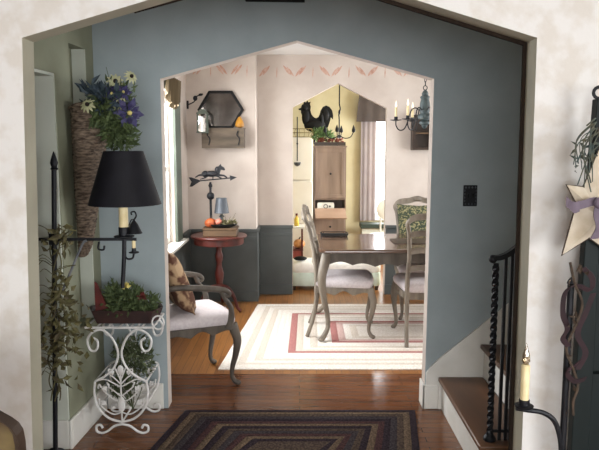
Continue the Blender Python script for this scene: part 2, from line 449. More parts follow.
# windows
def window_x(name, xw, y0, y1, z0, z1, inward, mfr, far=.1):
    # casing on the room side, sash bars, glass; inward = +1 if room lies at +x
    o = bpy.data.objects.new(name, None); COL.objects.link(o); o.location = (xw, (y0 + y1) / 2, z0); o['kind'] = 'structure'
    s = inward; t = .025
    def xb(a, c): return (min(xw + s * a, xw + s * c), max(xw + s * a, xw + s * c))
    b = MB(); X = xb(.0005, t)
    for (a, c, e, g) in ((y0 - .1, y0, z0 - .02, z1 + .1), (y1, y1 + far, z0 - .02, z1 + .1), (y0, y1, z1, z1 + .1)):
        b.box(X[0], X[1], a, c, e, g)
    b.build('window_frame', mfr, o, smooth=30, bevel=.004)
    b = MB(); X = xb(-.075, -.045); zm = (z0 + z1) / 2
    for (a, c, e, g) in ((y0, y0 + .045, z0, z1), (y1 - .045, y1, z0, z1), (y0 + .045, y1 - .045, z0, z0 + .05), (y0 + .045, y1 - .045, z1 - .05, z1), (y0 + .045, y1 - .045, zm - .02, zm + .02)):
        b.box(X[0], X[1], a, c, e, g)
    b.build('window_sash', M_white, o, smooth=30)
    X = xb(-.062, -.058); b = MB().box(X[0], X[1], y0 + .045, y1 - .045, z0 + .05, z1 - .05); b.build('window_pane', M_glass, o, smooth=0)
    X = xb(-.04, .075); b = MB().prism([(xw - .04 * s, y0 + .0005), (xw, y0 + .0005), (xw + .0005 * s, y0 - .12), (xw + .075 * s, y0 - .12), (xw + .075 * s, y1 + far + .03), (xw + .0005 * s, y1 + far + .03), (xw, y1 - .0005), (xw - .04 * s, y1 - .0005)], 'xy', z0 - .028, z0 - .003); b.build('window_sill', M_white, o, smooth=30)
    return o
window_x('window_1', -1.13, 4.62, 5.86, .725, 2.06, 1, M_casing, .25)
window_x('added_window_2', 2.58, 4.5, 6.2, .75, 2.05, -1, M_casing)  # unseen window, added to brighten the dining rug
window_x('added_window_3', 2.58, 7.4, 8.9, .8, 2.1, -1, M_white)  # unseen side window, added to light the refrigerator
def window_y(name, yw, x0, x1, z0, z1, inward):
    o = bpy.data.objects.new(name, None); COL.objects.link(o); o.location = ((x0 + x1) / 2, yw, z0); o['kind'] = 'structure'
    def yb(a, c): return (min(yw + inward * a, yw + inward * c), max(yw + inward * a, yw + inward * c))
    b = MB(); Y = yb(.0005, .025)
    for (a, c, e, g) in ((x0 - .09, x0, z0 - .02, z1 + .09), (x1, x1 + .09, z0 - .02, z1 + .09), (x0, x1, z1, z1 + .09), (x0 - .12, x1 + .12, z0 - .045, z0)): b.box(a, c, Y[0], Y[1], e, g)
    b.build('window_frame', M_white, o, smooth=30, bevel=.004)
    b = MB(); Y = yb(-.075, -.045); zm = (z0 + z1) / 2
    for (a, c, e, g) in ((x0, x0 + .045, z0, z1), (x1 - .045, x1, z0, z1), (x0 + .045, x1 - .045, z0, z0 + .05), (x0 + .045, x1 - .045, z1 - .05, z1), (x0 + .045, x1 - .045, zm - .02, zm + .02)): b.box(a, c, Y[0], Y[1], e, g)
    b.build('window_sash', M_white, o, smooth=30)
    Y = yb(-.062, -.058); b = MB().box(x0 + .045, x1 - .045, Y[0], Y[1], z0 + .05, z1 - .05); b.build('window_pane', M_glass, o, smooth=0)
window_y('window_4', 9.4, 1.02, 1.85, .56, 2.2, -1)
window_x('added_window_6', 2.58, -1.6, .6, .7, 2.1, -1, M_white)  # unseen window, added to light the left jamb in the hall
window_y('window_5', -2.98, -1.7, 1.7, .7, 2.2, 1)

# wainscot in the dining room
def wains(name, segs):
    b = MB()
    for (x0, x1, y0, y1) in segs:
        b.box(x0, x1, y0, y1, 0, .722)
        b.box(x0 - .008, x1 + .008, y0 - .02, y1, .722, .752)
        b.box(x0 - .003, x1 + .003, y0 - .012, y1, 0, .11)
        b.box(x0 - .002, x1 + .002, y0 - .007, y1, .64, .675)
    return struct(name, b, M_wains, bevel=.003)
wains('trim_3', [(-1.115, -.428, 6.562, 6.579)])
wains('trim_4', [(-.426, -.078, 6.882, 6.899)])
wains('trim_5', [(.922, 2.57, 6.882, 6.899)])
b = MB().box(-1.129, -1.115, 3.93, 4.49, 0, .722).box(-1.129, -1.115, 4.49, 6.15, 0, .695).box(-1.129, -1.115, 6.15, 6.56, 0, .722).box(-1.129, -1.10, 6.15, 6.55, .722, .752).box(-1.129, -1.10, 3.93, 4.49, .722, .752)
struct('trim_6', b, M_wains, bevel=.003)
b = MB().box(-.4395, -.427, 6.56, 6.88, 0, .722).box(-.4395, -.415, 6.56, 6.88, .722, .752); struct('trim_7', b, M_wains)

# ------------------------------------------------------------------ stairs
t = thing('staircase', 'wooden stair treads with white risers climbing right along the blue wall', 'staircase', (.83, 3.36, 0))
RISE, RUN, SX = .205, .248, .866
ST_Y0, ST_Y1 = 2.90, 3.803
for i in range(6):
    x = SX + i * RUN
    b = MB().box(x, x + .018, ST_Y0 + .012, ST_Y1, i * RISE + .0, (i + 1) * RISE - .028); b.build('riser', M_white, t, smooth=30)
    b = MB().box(x - .025, x + RUN + .0, ST_Y0 - .015, ST_Y1, (i + 1) * RISE - .028, (i + 1) * RISE); b.build('tread', M_oak, t, smooth=30, bevel=.008)
b = MB()
poly = [(SX + .018, 0)]
for i in range(6):
    poly += [(SX + .018 + i * RUN, (i + 1) * RISE - .029), (SX + .018 + (i + 1) * RUN - .0005, (i + 1) * RISE - .029)]
poly += [(SX + 6 * RUN, 0)]
b.prism(poly, 'xz', ST_Y0, ST_Y0 + .012); b.build('stringer', M_white, t, smooth=30)
b = MB().prism([(.77, .153), (.846, .153), (.846, .0), (1.0, 0), (2.56, 1.27), (2.56, 1.75), (.855, .325), (.79, .26), (.77, .225)], 'xz', 3.804, 3.8195); b.build('skirt_board', M_white, t, smooth=30)

t = thing('stair_railing', 'black wrought iron railing with a twisted post at the foot of the stairs', 'railing', (.9, 2.95, .205))
def twisted(b, x, y, z0, z1, w, turns):
    n = 60; vs = []; fs = []
    for i in range(n + 1):
        z = z0 + (z1 - z0) * i / n; a = 2 * pi * turns * i / n
        for k in range(4):
            q = a + k * pi / 2 + pi / 4; vs.append((x + w * cos(q), y + w * sin(q), z))
    for i in range(n):
        for k in range(4): fs.append((i * 4 + k, i * 4 + (k + 1) % 4, i * 4 + 4 + (k + 1) % 4, i * 4 + 4 + k))
    fs += [(3, 2, 1, 0), tuple(n * 4 + k for k in range(4))]
    b._add(vs, fs)
b = MB(); twisted(b, .905, 2.95, .206, 1.06, .0165, 6); b.lathe([(.03, .206), (.03, .22), (.018, .235), (.015, .25)], (.905, 2.95, 0), 12); b.build('newel_post', M_iron, t, smooth=0)
hr = spline([(.895, 2.95, 1.085), (.93, 2.95, 1.09), (.975, 2.95, 1.115), (1.04, 2.95, 1.17), (1.12, 2.95, 1.245), (1.6, 2.95, 1.63), (2.1, 2.95, 2.035)], 8)
b = MB().ribbon(hr, .034, (0, 1, 0), .022); b.ell((.89, 2.95, 1.08), (.02, .02, .02)); b.build('handrail', M_iron, t)
for (x, z0) in ((.95, .206), (.979, .206), (1.004, .206)):
    b = MB(); zt = 1.09 + max(0, (x - .93)) * .78
    if x == 1.004: b.box(x - .011, x + .011, 2.939, 2.961, z0, zt)
    else: b.box(x - .007, x + .007, 2.943, 2.957, z0, zt)
    b.build('baluster', M_iron, t, smooth=30)
for i in range(1, 5):
    for k in range(2):
        x = SX + .06 + i * RUN + k * .12; z0 = (i + 1) * RISE + .001; zt = 1.245 + (x - 1.12) * .80 - .006
        if zt < 2.3 and x < 2.1: MB().box(x - .008, x + .008, 2.942, 2.958, z0, zt).build('baluster', M_iron, t, smooth=30)
b = MB().box(.90, 1.06, 2.944, 2.956, .245, .257); b.build('lower_bar', M_iron, t, smooth=30)

# switch plate on the blue wall, vent over the arch
t = thing('switch_plate', 'ornate dark light switch plate on the blue wall above the stairs', 'switch plate', (1.004, 3.82, 1.24))
b = MB().box(.963, 1.045, 3.812, 3.8195, 1.243, 1.367); b.build('plate', M_iron, t, smooth=30, bevel=.003)
b = MB()
for zz in (1.256, 1.354):
    for k in range(4): b.ell((.976 + k * .019, 3.811, zz), (.006, .003, .006), 8, 6)
for sx in (.97, 1.038):
    for k in range(4): b.ell((sx, 3.811, 1.275 + k * .02), (.004, .003, .007), 8, 6)
b.build('relief_border', M_pewter, t)
for x in (.99, 1.018):
    MB().box(x - .005, x + .005, 3.802, 3.8115, 1.295, 1.318).build('toggle', M_black, t, smooth=30)
t = thing('air_vent', 'dark slatted metal vent high above the second archway', 'vent', (-.145, 3.82, 2.405))
MB().prism([(-.305, 2.408), (.03, 2.403), (.03, 2.52), (-.36, 2.52)], 'xz', 3.79, 3.8195).build('frame', M_black, t, smooth=30, bevel=.003)
for k in range(5):
    MB().obox((-.15, 3.788, 2.43 + k * .019), (.30, .012, .004), (.5, 0, 0)).build('slat', M_iron, t, smooth=30)

# ------------------------------------------------------------------ rugs
def rug(name, outer, rings, th, mats, seq, label, cat, loc):
    # outer, rings: corner lists; consecutive corner loops make the braided bands
    b = MB(); loops = [outer] + rings
    cor = []
    for lp in loops:
        pts = []
        n = len(lp)
        for i in range(n):
            a, c = Vector(lp[i]), Vector(lp[(i + 1) % n])
            for k in range(24): pts.append(a.lerp(c, k / 24))
        cor.append(pts)
    n = len(cor[0])
    for i in range(len(cor) - 1):
        b.mi = seq[i % len(seq)]
        m_ = [(p + q) / 2 for p, q in zip(cor[i], cor[i+1])]
        vs = [(p.x, p.y, th * .55) for p in cor[i]] + [(p.x, p.y, th) for p in m_] + [(p.x, p.y, th * .7) for p in cor[i+1]]
        fs = []
        for j in range(n):
            l = (j + 1) % n
            fs += [(j, l, n + l, n + j), (n + j, n + l, 2 * n + l, 2 * n + j)]
        b._add(vs, fs)
    b.mi = seq[(len(cor) - 1) % len(seq)]
    b._add([(p.x, p.y, th * .7) for p in cor[-1]], [tuple(range(n))])
    b.mi = seq[0]
    b._add([(p.x, p.y, .0005) for p in cor[0]] + [(p.x, p.y, th * .55) for p in cor[0]], [tuple(range(n))] + [(j, (j + 1) % n, n + (j + 1) % n, n + j) for j in range(n)])
    return tag(b.build(name, mats, None, loc, smooth=60), label, cat)
def quadlerp(A, B, ts):
    return [[tuple(Vector(a).lerp(Vector(c), t)) for a, c in zip(A, B)] for t in ts]
def rmat(n, c1, c2): return mat(n, c1, .95, col2=c2, scale=85, detail=2, bump=.6, bscale=110, lo=.4, hi=.6, spec=.1)
HR = [rmat('rug_plum_black', '#3a3036', '#261f24'), rmat('rug_tan', '#746250', '#54463a'), rmat('rug_grey_brown', '#5a4c42', '#40342e'), rmat('rug_wine', '#543a38', '#3c2a2c'), rmat('rug_slate', '#484244', '#322c30')]
A = [(-.895, 2.72), (.565, 2.72), (.70, 3.775), (-.69, 3.775)]
B = [(-.33, 3.17), (.05, 3.17), (.17, 3.35), (-.22, 3.35)]
rug('braided_rug', A, quadlerp(A, B, [i / 13 for i in range(1, 14)]), .012, HR, [0, 1, 2, 4, 0, 3, 1, 0, 2, 4, 3, 1, 0, 2],
    'dark plum and tan braided rug on the hall floor before the second arch', 'rug', (-.15, 3.25, 0))
DR = [rmat('rug_cream', '#eee8e0', '#ddd4c8'), rmat('rug_oat', '#ddd2c4', '#cabeb0'), rmat('rug_rose', '#b8827c', '#a6706c'), rmat('rug_blush', '#d6b8b0', '#c8a8a0')]
A = [(-.585, 4.50), (2.35, 4.50), (2.35, 6.42), (-.42, 6.42)]
B1 = [(-.09, 4.86), (1.95, 4.86), (1.95, 6.06), (-.07, 6.06)]
B2 = [(.5, 5.3), (1.4, 5.3), (1.4, 5.6), (.5, 5.6)]
rug('braided_rug', A, quadlerp(A, B1, [i / 8 for i in range(1, 9)]) + quadlerp(B1, B2, [i / 10 for i in range(1, 11)]), .012, DR,
    [0, 0, 1, 0, 1, 0, 0, 0, 2, 1, 0, 1, 0, 0, 2, 3, 0, 1, 0, 0],
    'pale cream braided rug with rose bands under the dining table', 'rug', (.9, 5.45, 0))

# ------------------------------------------------------------------ dining furniture
def rrect(x0, x1, y0, y1, r, n=5):
    o = []
    for cx, cy, a in ((x1 - r, y1 - r, 0), (x0 + r, y1 - r, 90), (x0 + r, y0 + r, 180), (x1 - r, y0 + r, 270)):
        for k in range(n + 1):
            q = radians(a + 90 * k / n); o.append((cx + r * cos(q), cy + r * sin(q)))
    return o
def scallop(x0, x1, zt, zb, waves, amp):
    n = waves * 10; p = [(x0, zt), (x1, zt)]
    for i in range(n + 1):
        t = 1 - i / n; p.append((x0 + (x1 - x0) * t, zb + amp * abs(sin(pi * waves * t)) + amp * .5 * cos(4 * pi * t)))
    return p
def cabriole(b, x, y, zt, dx, dy, s=1.0, q=1.0):
    d = Vector((dx, dy, 0)).normalized()
    P = [(0, zt), (.012, zt * .88), (.03, zt * .72), (.018, zt * .5), (-.006, zt * .28), (-.008, zt * .14), (.012, zt * .06), (.03, .018)]
    R = [.03, .032, .028, .021, .016, .0145, .017, .018]
    pts = spline([(x + d.x * o * s * q, y + d.y * o * s * q, z) for o, z in P], 4)
    b.tube(pts, [r * s for r in lerpr(R, len(pts))], 10)
    b.ell((x + d.x * .032 * s * q, y + d.y * .032 * s * q, .016), (.021 * s, .021 * s, .016), 10, 6)

def make_chair(label, arms, frame, group, top_h=1.035):
    t = thing('dining_armchair' if arms else 'dining_chair', label, 'armchair' if arms else 'chair', (0, 0, 0), group)
    ol = [(.255, -.20), (.27, 0), (.255, .20), (.235, .245), (.15, .248), (-.16, .222), (-.215, .20), (-.22, 0), (-.215, -.20), (-.16, -.222), (.15, -.248), (.235, -.245)]
    ol = [tuple(p)[:2] for p in spline([(a, c, 0) for a, c in ol + [ol[0]]], 3)][:-1]
    MB().loft(ol, [(.97, .425), (1.0, .44), (1.005, .46), (.97, .48), (.85, .497), (.6, .508), (.25, .513)]).build('seat', M_seat, t, smooth=60)
    b = MB(); zf = .424
    b.prism([(y, z) for y, z in scallop(-.215, .215, zf, .365, 3, .022)], 'yz', .225, .25)
    for s in (-1, 1):
        b.prism(scallop(-.20, .235, zf, .365, 3, .02), 'xz', s * .222 - .012, s * .222 + .012)
    b.box(-.212, -.19, -.2, .2, .365, zf)
    b.build('seat_rail', frame, t, smooth=30, bevel=.003)
    for s in (-1, 1):
        b = MB(); cabriole(b, .235, s * .222, .425, 1, s * .55); b.build('leg', frame, t, smooth=60)
        b = MB(); pts = spline([(-.205, s * .2, .44), (-.21, s * .2, .3), (-.235, s * .203, .15), (-.285, s * .208, .0)], 5)
        b.tube(pts, lerpr([.021, .019, .016, .017], len(pts)), 8); b.build('leg', frame, t, smooth=60)
    b = MB()
    for s in (-1, 1):
        pts = spline([(-.205, s * .2, .43), (-.212, s * .198, .56), (-.232, s * .192, .74), (-.272, s * .206, .92), (-.302, s * .222, top_h - .05), (-.312, s * .20, top_h - .015)], 6)
        b.tube(pts, lerpr([.021, .019, .017, .017, .018, .02], len(pts)), 8)
    pts = spline([(-.312, -.215, top_h - .03), (-.318, -.17, top_h - .0), (-.325, -.08, top_h + .012), (-.328, 0, top_h + .03), (-.325, .08, top_h + .012), (-.318, .17, top_h), (-.312, .215, top_h - .03)], 6)
    b.ribbon(pts, .05, (.2, 0, 1), .028)
    b.ell((-.322, 0, top_h + .03), (.018, .05, .025))
    b.build('back_frame', frame, t, smooth=60)
    for zz, xo in ((.90, -.27), (.76, -.24), (.62, -.222)):
        pts = spline([(xo + .003, -.195, zz - .005), (xo - .018, -.1, zz + .012), (xo - .024, 0, zz - .004), (xo - .018, .1, zz + .012), (xo + .003, .195, zz - .005)], 6)
        MB().ribbon(pts, .046, (.15, 0, 1), .016).build('back_slat', frame, t, smooth=60)
    if arms:
        for s in (-1, 1):
            pts = spline([(-.225, s * .2, .69), (-.12, s * .232, .70), (.02, s * .262, .69), (.12, s * .272, .675), (.175, s * .274, .66), (.195, s * .274, .635), (.175, s * .272, .622), (.16, s * .27, .637)], 6)
            b = MB().tube(pts, lerpr([.017, .019, .021, .02, .017, .015, .013, .011], len(pts)), 8); b.build('arm', frame, t, smooth=60)
            pts = spline([(.135, s * .268, .672), (.165, s * .27, .61), (.205, s * .264, .55), (.215, s * .252, .48), (.20, s * .24, .40)], 6)
            b = MB().tube(pts, lerpr([.016, .014, .017, .022, .026], len(pts)), 8); b.build('arm_post', frame, t, smooth=60)
    return t

GR = None
ch = make_chair('grey washed dining chair drawn up to the left end of the table', False, M_frame, None)
ch.location = (.362, 5.47, .012); ch.rotation_euler = (0, 0, radians(-4))
dup(ch, (1.055, 5.27, .012), radians(90), 'grey dining chair at the near side of the table, its back to the hall')
dup(ch, (1.16, 6.06, .012), radians(-90), 'grey dining chair across the table holding a green floral cushion')
ac = make_chair('carved grey armchair just left inside the second arch, pale seat, leaf-print cushion', True, M_frame2, None)
ac.location = (-.755, 4.305, 0); ac.rotation_euler = (0, 0, radians(27))

def orient(y_axis, up=(0, 0, 1)):
    # columns: local x (width), local y (thickness direction), local z (height)
    y = Vector(y_axis).normalized(); z = Vector(up); z = (z - y * z.dot(y)).normalized(); x = y.cross(z)
    return Matrix((x, y, z)).transposed()
d34 = Vector((cos(radians(27)), sin(radians(27)), 0))
pc = Vector((-.755, 4.305, 0)) + d34 * (-.10) + Vector((0, 0, .715))
b = MB().pillow(pc, .44, .44, .13, orient(d34 * .93 + Vector((0, 0, .36))))
tag(b.build('cushion', M_pill, None, (pc.x, pc.y, .5), smooth=70), 'tan and brown leaf-print cushion leaning on the armchair back', 'cushion')
pc = Vector((1.15, 6.18, .785))
b = MB().pillow(pc, .42, .52, .12, orient(Vector((0, -.95, .25))))
tag(b.build('cushion', M_floral, None, (pc.x, pc.y, .53), smooth=70), 'dark green and yellow floral cushion on the chair across the table', 'cushion')

# table
t = thing('dining_table', 'polished brown dining table with scalloped apron and curved grey legs', 'table', (1.05, 5.64, .012))
TX0, TX1, TY0, TY1 = .155, 1.98, 5.12, 6.08
ol = rrect(TX0, TX1, TY0, TY1, .05)
MB().loft(ol, [(.985, .742), (1.0, .748), (1.0, .764), (.993, .771), (.98, .772)]).build('tabletop', M_ttop, t, smooth=30)
b = MB()
b.prism(scallop(TX0 + .09, TX1 - .09, .741, .635, 9, .022), 'xz', TY0 + .05, TY0 + .072)
b.prism(scallop(TX0 + .09, TX1 - .09, .741, .635, 9, .022), 'xz', TY1 - .072, TY1 - .05)
b.prism(scallop(TY0 + .09, TY1 - .09, .741, .635, 5, .022), 'yz', TX0 + .05, TX0 + .072)
b.prism(scallop(TY0 + .09, TY1 - .09, .741, .635, 5, .022), 'yz', TX1 - .072, TX1 - .05)
b.build('apron', M_frame2, t, smooth=30)
for x, sx in ((TX0 + .065, -1), (TX1 - .065, 1)):
    for y, sy in ((TY0 + .065, -1), (TY1 - .065, 1)):
        b = MB(); cabriole(b, x, y, .74, sx, sy, 1.3, 1.5)
        b.V = [(a, c, max(z, .0) * .985 + .0125) for a, c, z in b.V]
        b.build('leg', M_frame, t, smooth=60)
tag(MB().prism(rrect(.80, 1.16, 5.42, 5.72, .02), 'xy', .7725, .7775).build('placemat', M_dbrown, None, (.98, 5.57, .7725), smooth=30), 'dark flat placemat on the dining table near the chair', 'placemat')
t = thing('tray', 'black rectangular tray with raised rim at the far edge of the dining table', 'tray', (.32, 5.94, .7725))
MB().prism(rrect(.20, .44, 5.88, 6.05, .02), 'xy', .7727, .782).build('base', M_black, t, smooth=30)
b = MB().tube([(x, y, .792) for x, y in rrect(.195, .445, 5.875, 6.055, .03)], .004, 6, True)
for x, y in rrect(.20, .44, 5.88, 6.05, .025, 2): b.tube([(x, y, .778), (x, y, .792)], .003, 6)
b.build('rim', M_black, t)

# ------------------------------------------------------------------ chandelier over the table
CX, CY = 1.03, 5.42
t = thing('chandelier', 'blue-grey turned wood chandelier with curved iron candle arms over the table', 'chandelier', (CX, CY, 1.74))
prof = [(.006, 1.735), (.022, 1.745), (.03, 1.765), (.05, 1.775), (.052, 1.79), (.03, 1.80), (.062, 1.815), (.068, 1.835), (.06, 1.85), (.044, 1.86), (.05, 1.89), (.047, 1.94), (.038, 1.975), (.046, 1.985), (.046, 1.995), (.03, 2.005), (.034, 2.02), (.02, 2.04), (.008, 2.05)]
MB().lathe([(r * .85, z) for r, z in prof], (CX, CY, 0), 24).build('turned_body', M_verd, t)
b = MB().tube([(CX + .016 * cos(a), CY, 2.066 + .018 * sin(a)) for a in [2 * pi * k / 12 for k in range(12)]], .004, 6, True)
z = 2.10; k = 0
while z < 2.5:
    a0 = Vector((1, 0, 0)) if k % 2 else Vector((0, 1, 0))
    b.tube([Vector((CX, CY, z)) + a0 * .008 * cos(a) + Vector((0, 0, .019 * sin(a))) for a in [2 * pi * q / 10 for q in range(10)]], .003, 5, True)
    z += .03; k += 1
b.lathe([(.05, 2.528), (.05, 2.515), (.01, 2.495)], (CX, CY, 0), 16)
b.build('chain', M_iron, t)
for k in range(6):
    a = radians(165 + 60 * k); ca, sa = cos(a), sin(a)
    def pr(r, z): return (CX + r * ca, CY + r * sa, z)
    pts = spline([pr(.045, 1.885), pr(.075, 1.905), pr(.11, 1.885), pr(.135, 1.80), pr(.165, 1.735), pr(.205, 1.725), pr(.232, 1.76), pr(.235, 1.80)], 6)
    ar = MB().tube(pts, .005, 6).build('arm', M_iron, t)
    MB().lathe([(.012, 1.80), (.048, 1.806), (.048, 1.811), (.015, 1.812), (.015, 1.835), (.012, 1.836)], pr(.235, 0), 16).build('drip_pan', M_iron, ar)
    MB().lathe([(.010, 1.836), (.011, 1.905), (.008, 1.912)], pr(.235, 0), 10).build('candle', M_candle, ar)
    MB().lathe([(.004, 1.912), (.009, 1.925), (.007, 1.945), (.001, 1.968)], pr(.235, 0), 10).build('flame_bulb', M_glow, ar)

# wall cabinet on the back wall behind the chandelier
t = thing('wall_cupboard', 'small dark framed wall cupboard behind the chandelier', 'cupboard', (1.30, 6.85, 1.55))
b = MB().box(1.17, 1.20, 6.78, 6.899, 1.55, 1.91).box(1.40, 1.43, 6.78, 6.899, 1.55, 1.91).box(1.20, 1.40, 6.78, 6.899, 1.88, 1.91).box(1.20, 1.40, 6.78, 6.899, 1.55, 1.58).box(1.20, 1.40, 6.885, 6.899, 1.58, 1.88)
b.build('case', M_dbrown, t, smooth=30)
MB().box(1.20, 1.40, 6.80, 6.88, 1.715, 1.73).build('shelf', M_box, t, smooth=30)

# ------------------------------------------------------------------ left corner of the dining room
# red drum table
t = thing('side_table', 'round dark red pedestal table in the dining room corner', 'table', (-.78, 6.22, 0))
TC = (-.78, 6.22, 0)
MB().lathe([(.24, .715), (.268, .72), (.272, .733), (.265, .742), (.01, .743)], TC, 40).build('tabletop', M_mahog, t, smooth=30)
MB().lathe([(.235, .655), (.24, .66), (.24, .714), (.235, .7145)], TC, 40).build('apron', M_mahog, t, smooth=30)
MB().lathe([(.035, .20), (.05, .21), (.05, .24), (.03, .26), (.038, .30), (.045, .36), (.03, .42), (.024, .46), (.036, .50), (.04, .54), (.026, .58), (.03, .62), (.06, .654)], TC, 20).build('pedestal', M_mahog, t)
for k in range(3):
    a = radians(90 + 120 * k)
    pts = spline([(TC[0] + r * cos(a), TC[1] + r * sin(a), z) for r, z in ((.03, .235), (.10, .225), (.17, .15), (.21, .05), (.25, .018))], 5)
    MB().tube(pts, lerpr([.025, .022, .018, .015, .017], len(pts)), 8).build('leg', M_mahog, t)
# wooden box
t = thing('wooden_box', 'low ochre wooden box on the round red table', 'box', (-.755, 6.18, .744))
MB().box(-.91, -.595, 6.07, 6.29, .744, .805).build('body', M_box, t, smooth=30, bevel=.004)
MB().box(-.918, -.587, 6.062, 6.298, .8055, .822).build('lid', M_box, t, smooth=30, bevel=.004)
BZ = .8225
# weathervane
wx, wy = -.855, 6.24
t = thing('weathervane', 'black horse weathervane with arrow standing on the round red table', 'weathervane', (wx, wy, BZ))
MB().lathe([(.045, BZ), (.045, BZ + .012), (.014, BZ + .025), (.012, BZ + .05), (.012, 1.245), (.004, 1.25)], (wx, wy, 0), 14).build('post', M_iron, t)
MB().ell((wx, wy, 1.115), (.038, .03, .038), 16, 10).ell((wx, wy, 1.215), (.02, .02, .022), 12, 8).build('ball', M_iron, t)
b = MB().tube([(-1.02, wy, 1.255), (-.64, wy, 1.29)], .006, 8)
b.prism([(-.665, 1.262), (-.60, 1.294), (-.668, 1.314)], 'xz', wy - .006, wy + .006)
b.prism([(-1.055, 1.205), (-1.03, 1.205), (-.985, 1.235), (-.94, 1.262), (-.985, 1.277), (-1.04, 1.295), (-1.062, 1.293), (-1.035, 1.252)], 'xz', wy - .006, wy + .006)
b.build('arrow', M_iron, t, smooth=30)
HP = [(-.965, 1.322), (-.935, 1.329), (-.905, 1.343), (-.875, 1.348), (-.83, 1.343), (-.805, 1.352), (-.79, 1.385), (-.765, 1.41), (-.752, 1.422), (-.75, 1.405), (-.722, 1.388), (-.712, 1.368), (-.72, 1.36), (-.752, 1.368), (-.762, 1.34), (-.765, 1.325), (-.72, 1.318), (-.69, 1.295), (-.70, 1.287), (-.725, 1.303), (-.775, 1.305), (-.742, 1.288), (-.752, 1.28), (-.79, 1.30), (-.84, 1.305), (-.87, 1.305), (-.90, 1.285), (-.95, 1.272), (-.955, 1.278), (-.915, 1.293), (-.90, 1.315), (-.93, 1.308), (-.965, 1.305), (-.995, 1.29), (-1.0, 1.298)]
b = MB().prism(HP, 'xz', wy - .012, wy + .012).ell((-.84, wy, 1.328), (.075, .024, .03)).ell((-.90, wy, 1.325), (.04, .022, .032)).ell((-.785, wy, 1.365), (.028, .016, .034))
b.tube([(-.83, wy, 1.31), (-.83, wy, 1.27)], .005, 6).build('horse_figure', M_iron, t, smooth=30)
# jar lamp
lx, ly = -.745, 6.19
t = thing('candle_jar', 'small pewter lamp with tapered grey shade on the round red table', 'lamp', (lx, ly, BZ))
MB().lathe([(.04, BZ), (.04, BZ + .01), (.015, BZ + .025), (.012, BZ + .09), (.03, BZ + .10), (.012, BZ + .115), (.012, BZ + .14)], (lx, ly, 0), 16).build('stem', M_pewter, t)
MB().lathe([(.067, .955), (.072, .957), (.05, 1.10), (.046, 1.10), (.045, 1.098)], (lx, ly, 0), 24).build('lamp_shade', M_pewter, t)
# gourds, apple and greens in a dark tray
t = thing('wire_bowl', 'low dark oval bowl on the wooden box of the red table', 'bowl', (-.73, 6.115, BZ))
b = MB().lathe([(.07, BZ), (.125, BZ + .018), (.14, BZ + .032), (.135, BZ + .034), (.118, BZ + .02), (.06, BZ + .006)], (-.735, 6.12, 0), 24, 1, .36); b.build('bowl', M_black, t)
def pumpkin(name, c, r, m, label, cat):
    t = thing(name, label, cat, (c[0], c[1], c[2]))
    b = MB(); n = 28; rings = 10; vs = []; fs = []
    for i in range(rings + 1):
        a = pi * i / rings
        for k in range(n):
            q = 2 * pi * k / n; rr = r * max(sin(a), .02) * (1 + .07 * cos(7 * q)); vs.append((c[0] + rr * cos(q), c[1] + rr * sin(q), c[2] + r * .8 - r * .8 * cos(a)))
    for i in range(rings):
        for k in range(n): fs.append((i * n + k, i * n + (k + 1) % n, (i + 1) * n + (k + 1) % n, (i + 1) * n + k))
    b._add(vs, fs); b.build('body', m, t, smooth=80)
    MB().tube([(c[0], c[1], c[2] + r * 1.55), (c[0] + r * .1, c[1], c[2] + r * 1.85), (c[0] + r * .25, c[1], c[2] + r * 2.0)], [r * .13, r * .1, r * .08], 7).build('stem', M_vine, t)
    return t
pumpkin('gourd', (-.845, 6.135, BZ + .0), .056, M_orange, 'orange ribbed gourd at the weathervane foot on the red table', 'gourd')
tag(MB().ell((-.765, 6.11, BZ + .058), (.033, .03, .03), 14, 10).build('apple', M_pink, None, (-.765, 6.11, BZ + .03)), 'dusty pink apple in the dark bowl on the red table', 'apple')
b = MB()
for k in range(90):
    p = Vector((-.67 + rnd(-.065, .065), 6.12 + rnd(-.02, .02), BZ + .03 + rnd(0, .03))); b.leaf(p, rdir(.5), rnd(.025, .05), .016)
for k in range(6): b.tube([(-.67 + rnd(-.05, .05), 6.12, BZ + .03), (-.66 + rnd(-.08, .08), 6.12, BZ + rnd(.09, .14))], .0015, 4)
tag(b.build('greenery', M_leaf2, None, (-.67, 6.12, BZ + .02), smooth=0), 'dried green sprigs in the dark bowl on the red table', 'greenery', kind='stuff')

# hexagonal mirror
t = thing('hexagonal_mirror', 'black framed hexagonal mirror on the dining room wall', 'mirror', (-.785, 6.575, 1.77))
HO = [(-1.015, 1.95), (-.90, 2.135), (-.665, 2.135), (-.552, 1.95), (-.665, 1.765), (-.90, 1.765)]
HI = [((x + .784) * .87 - .784, (z - 1.95) * .87 + 1.95) for x, z in HO]
b = MB()
for i in range(6):
    j = (i + 1) % 6; b.prism([HO[i], HO[j], HI[j], HI[i]], 'xz', 6.545, 6.5785)
b.build('frame', M_black, t, smooth=20)
MB().prism([((x + .784) * .885 - .784, (z - 1.95) * .885 + 1.95) for x, z in HO], 'xz', 6.566, 6.578).build('mirror_glass', M_mirror, t, smooth=20)
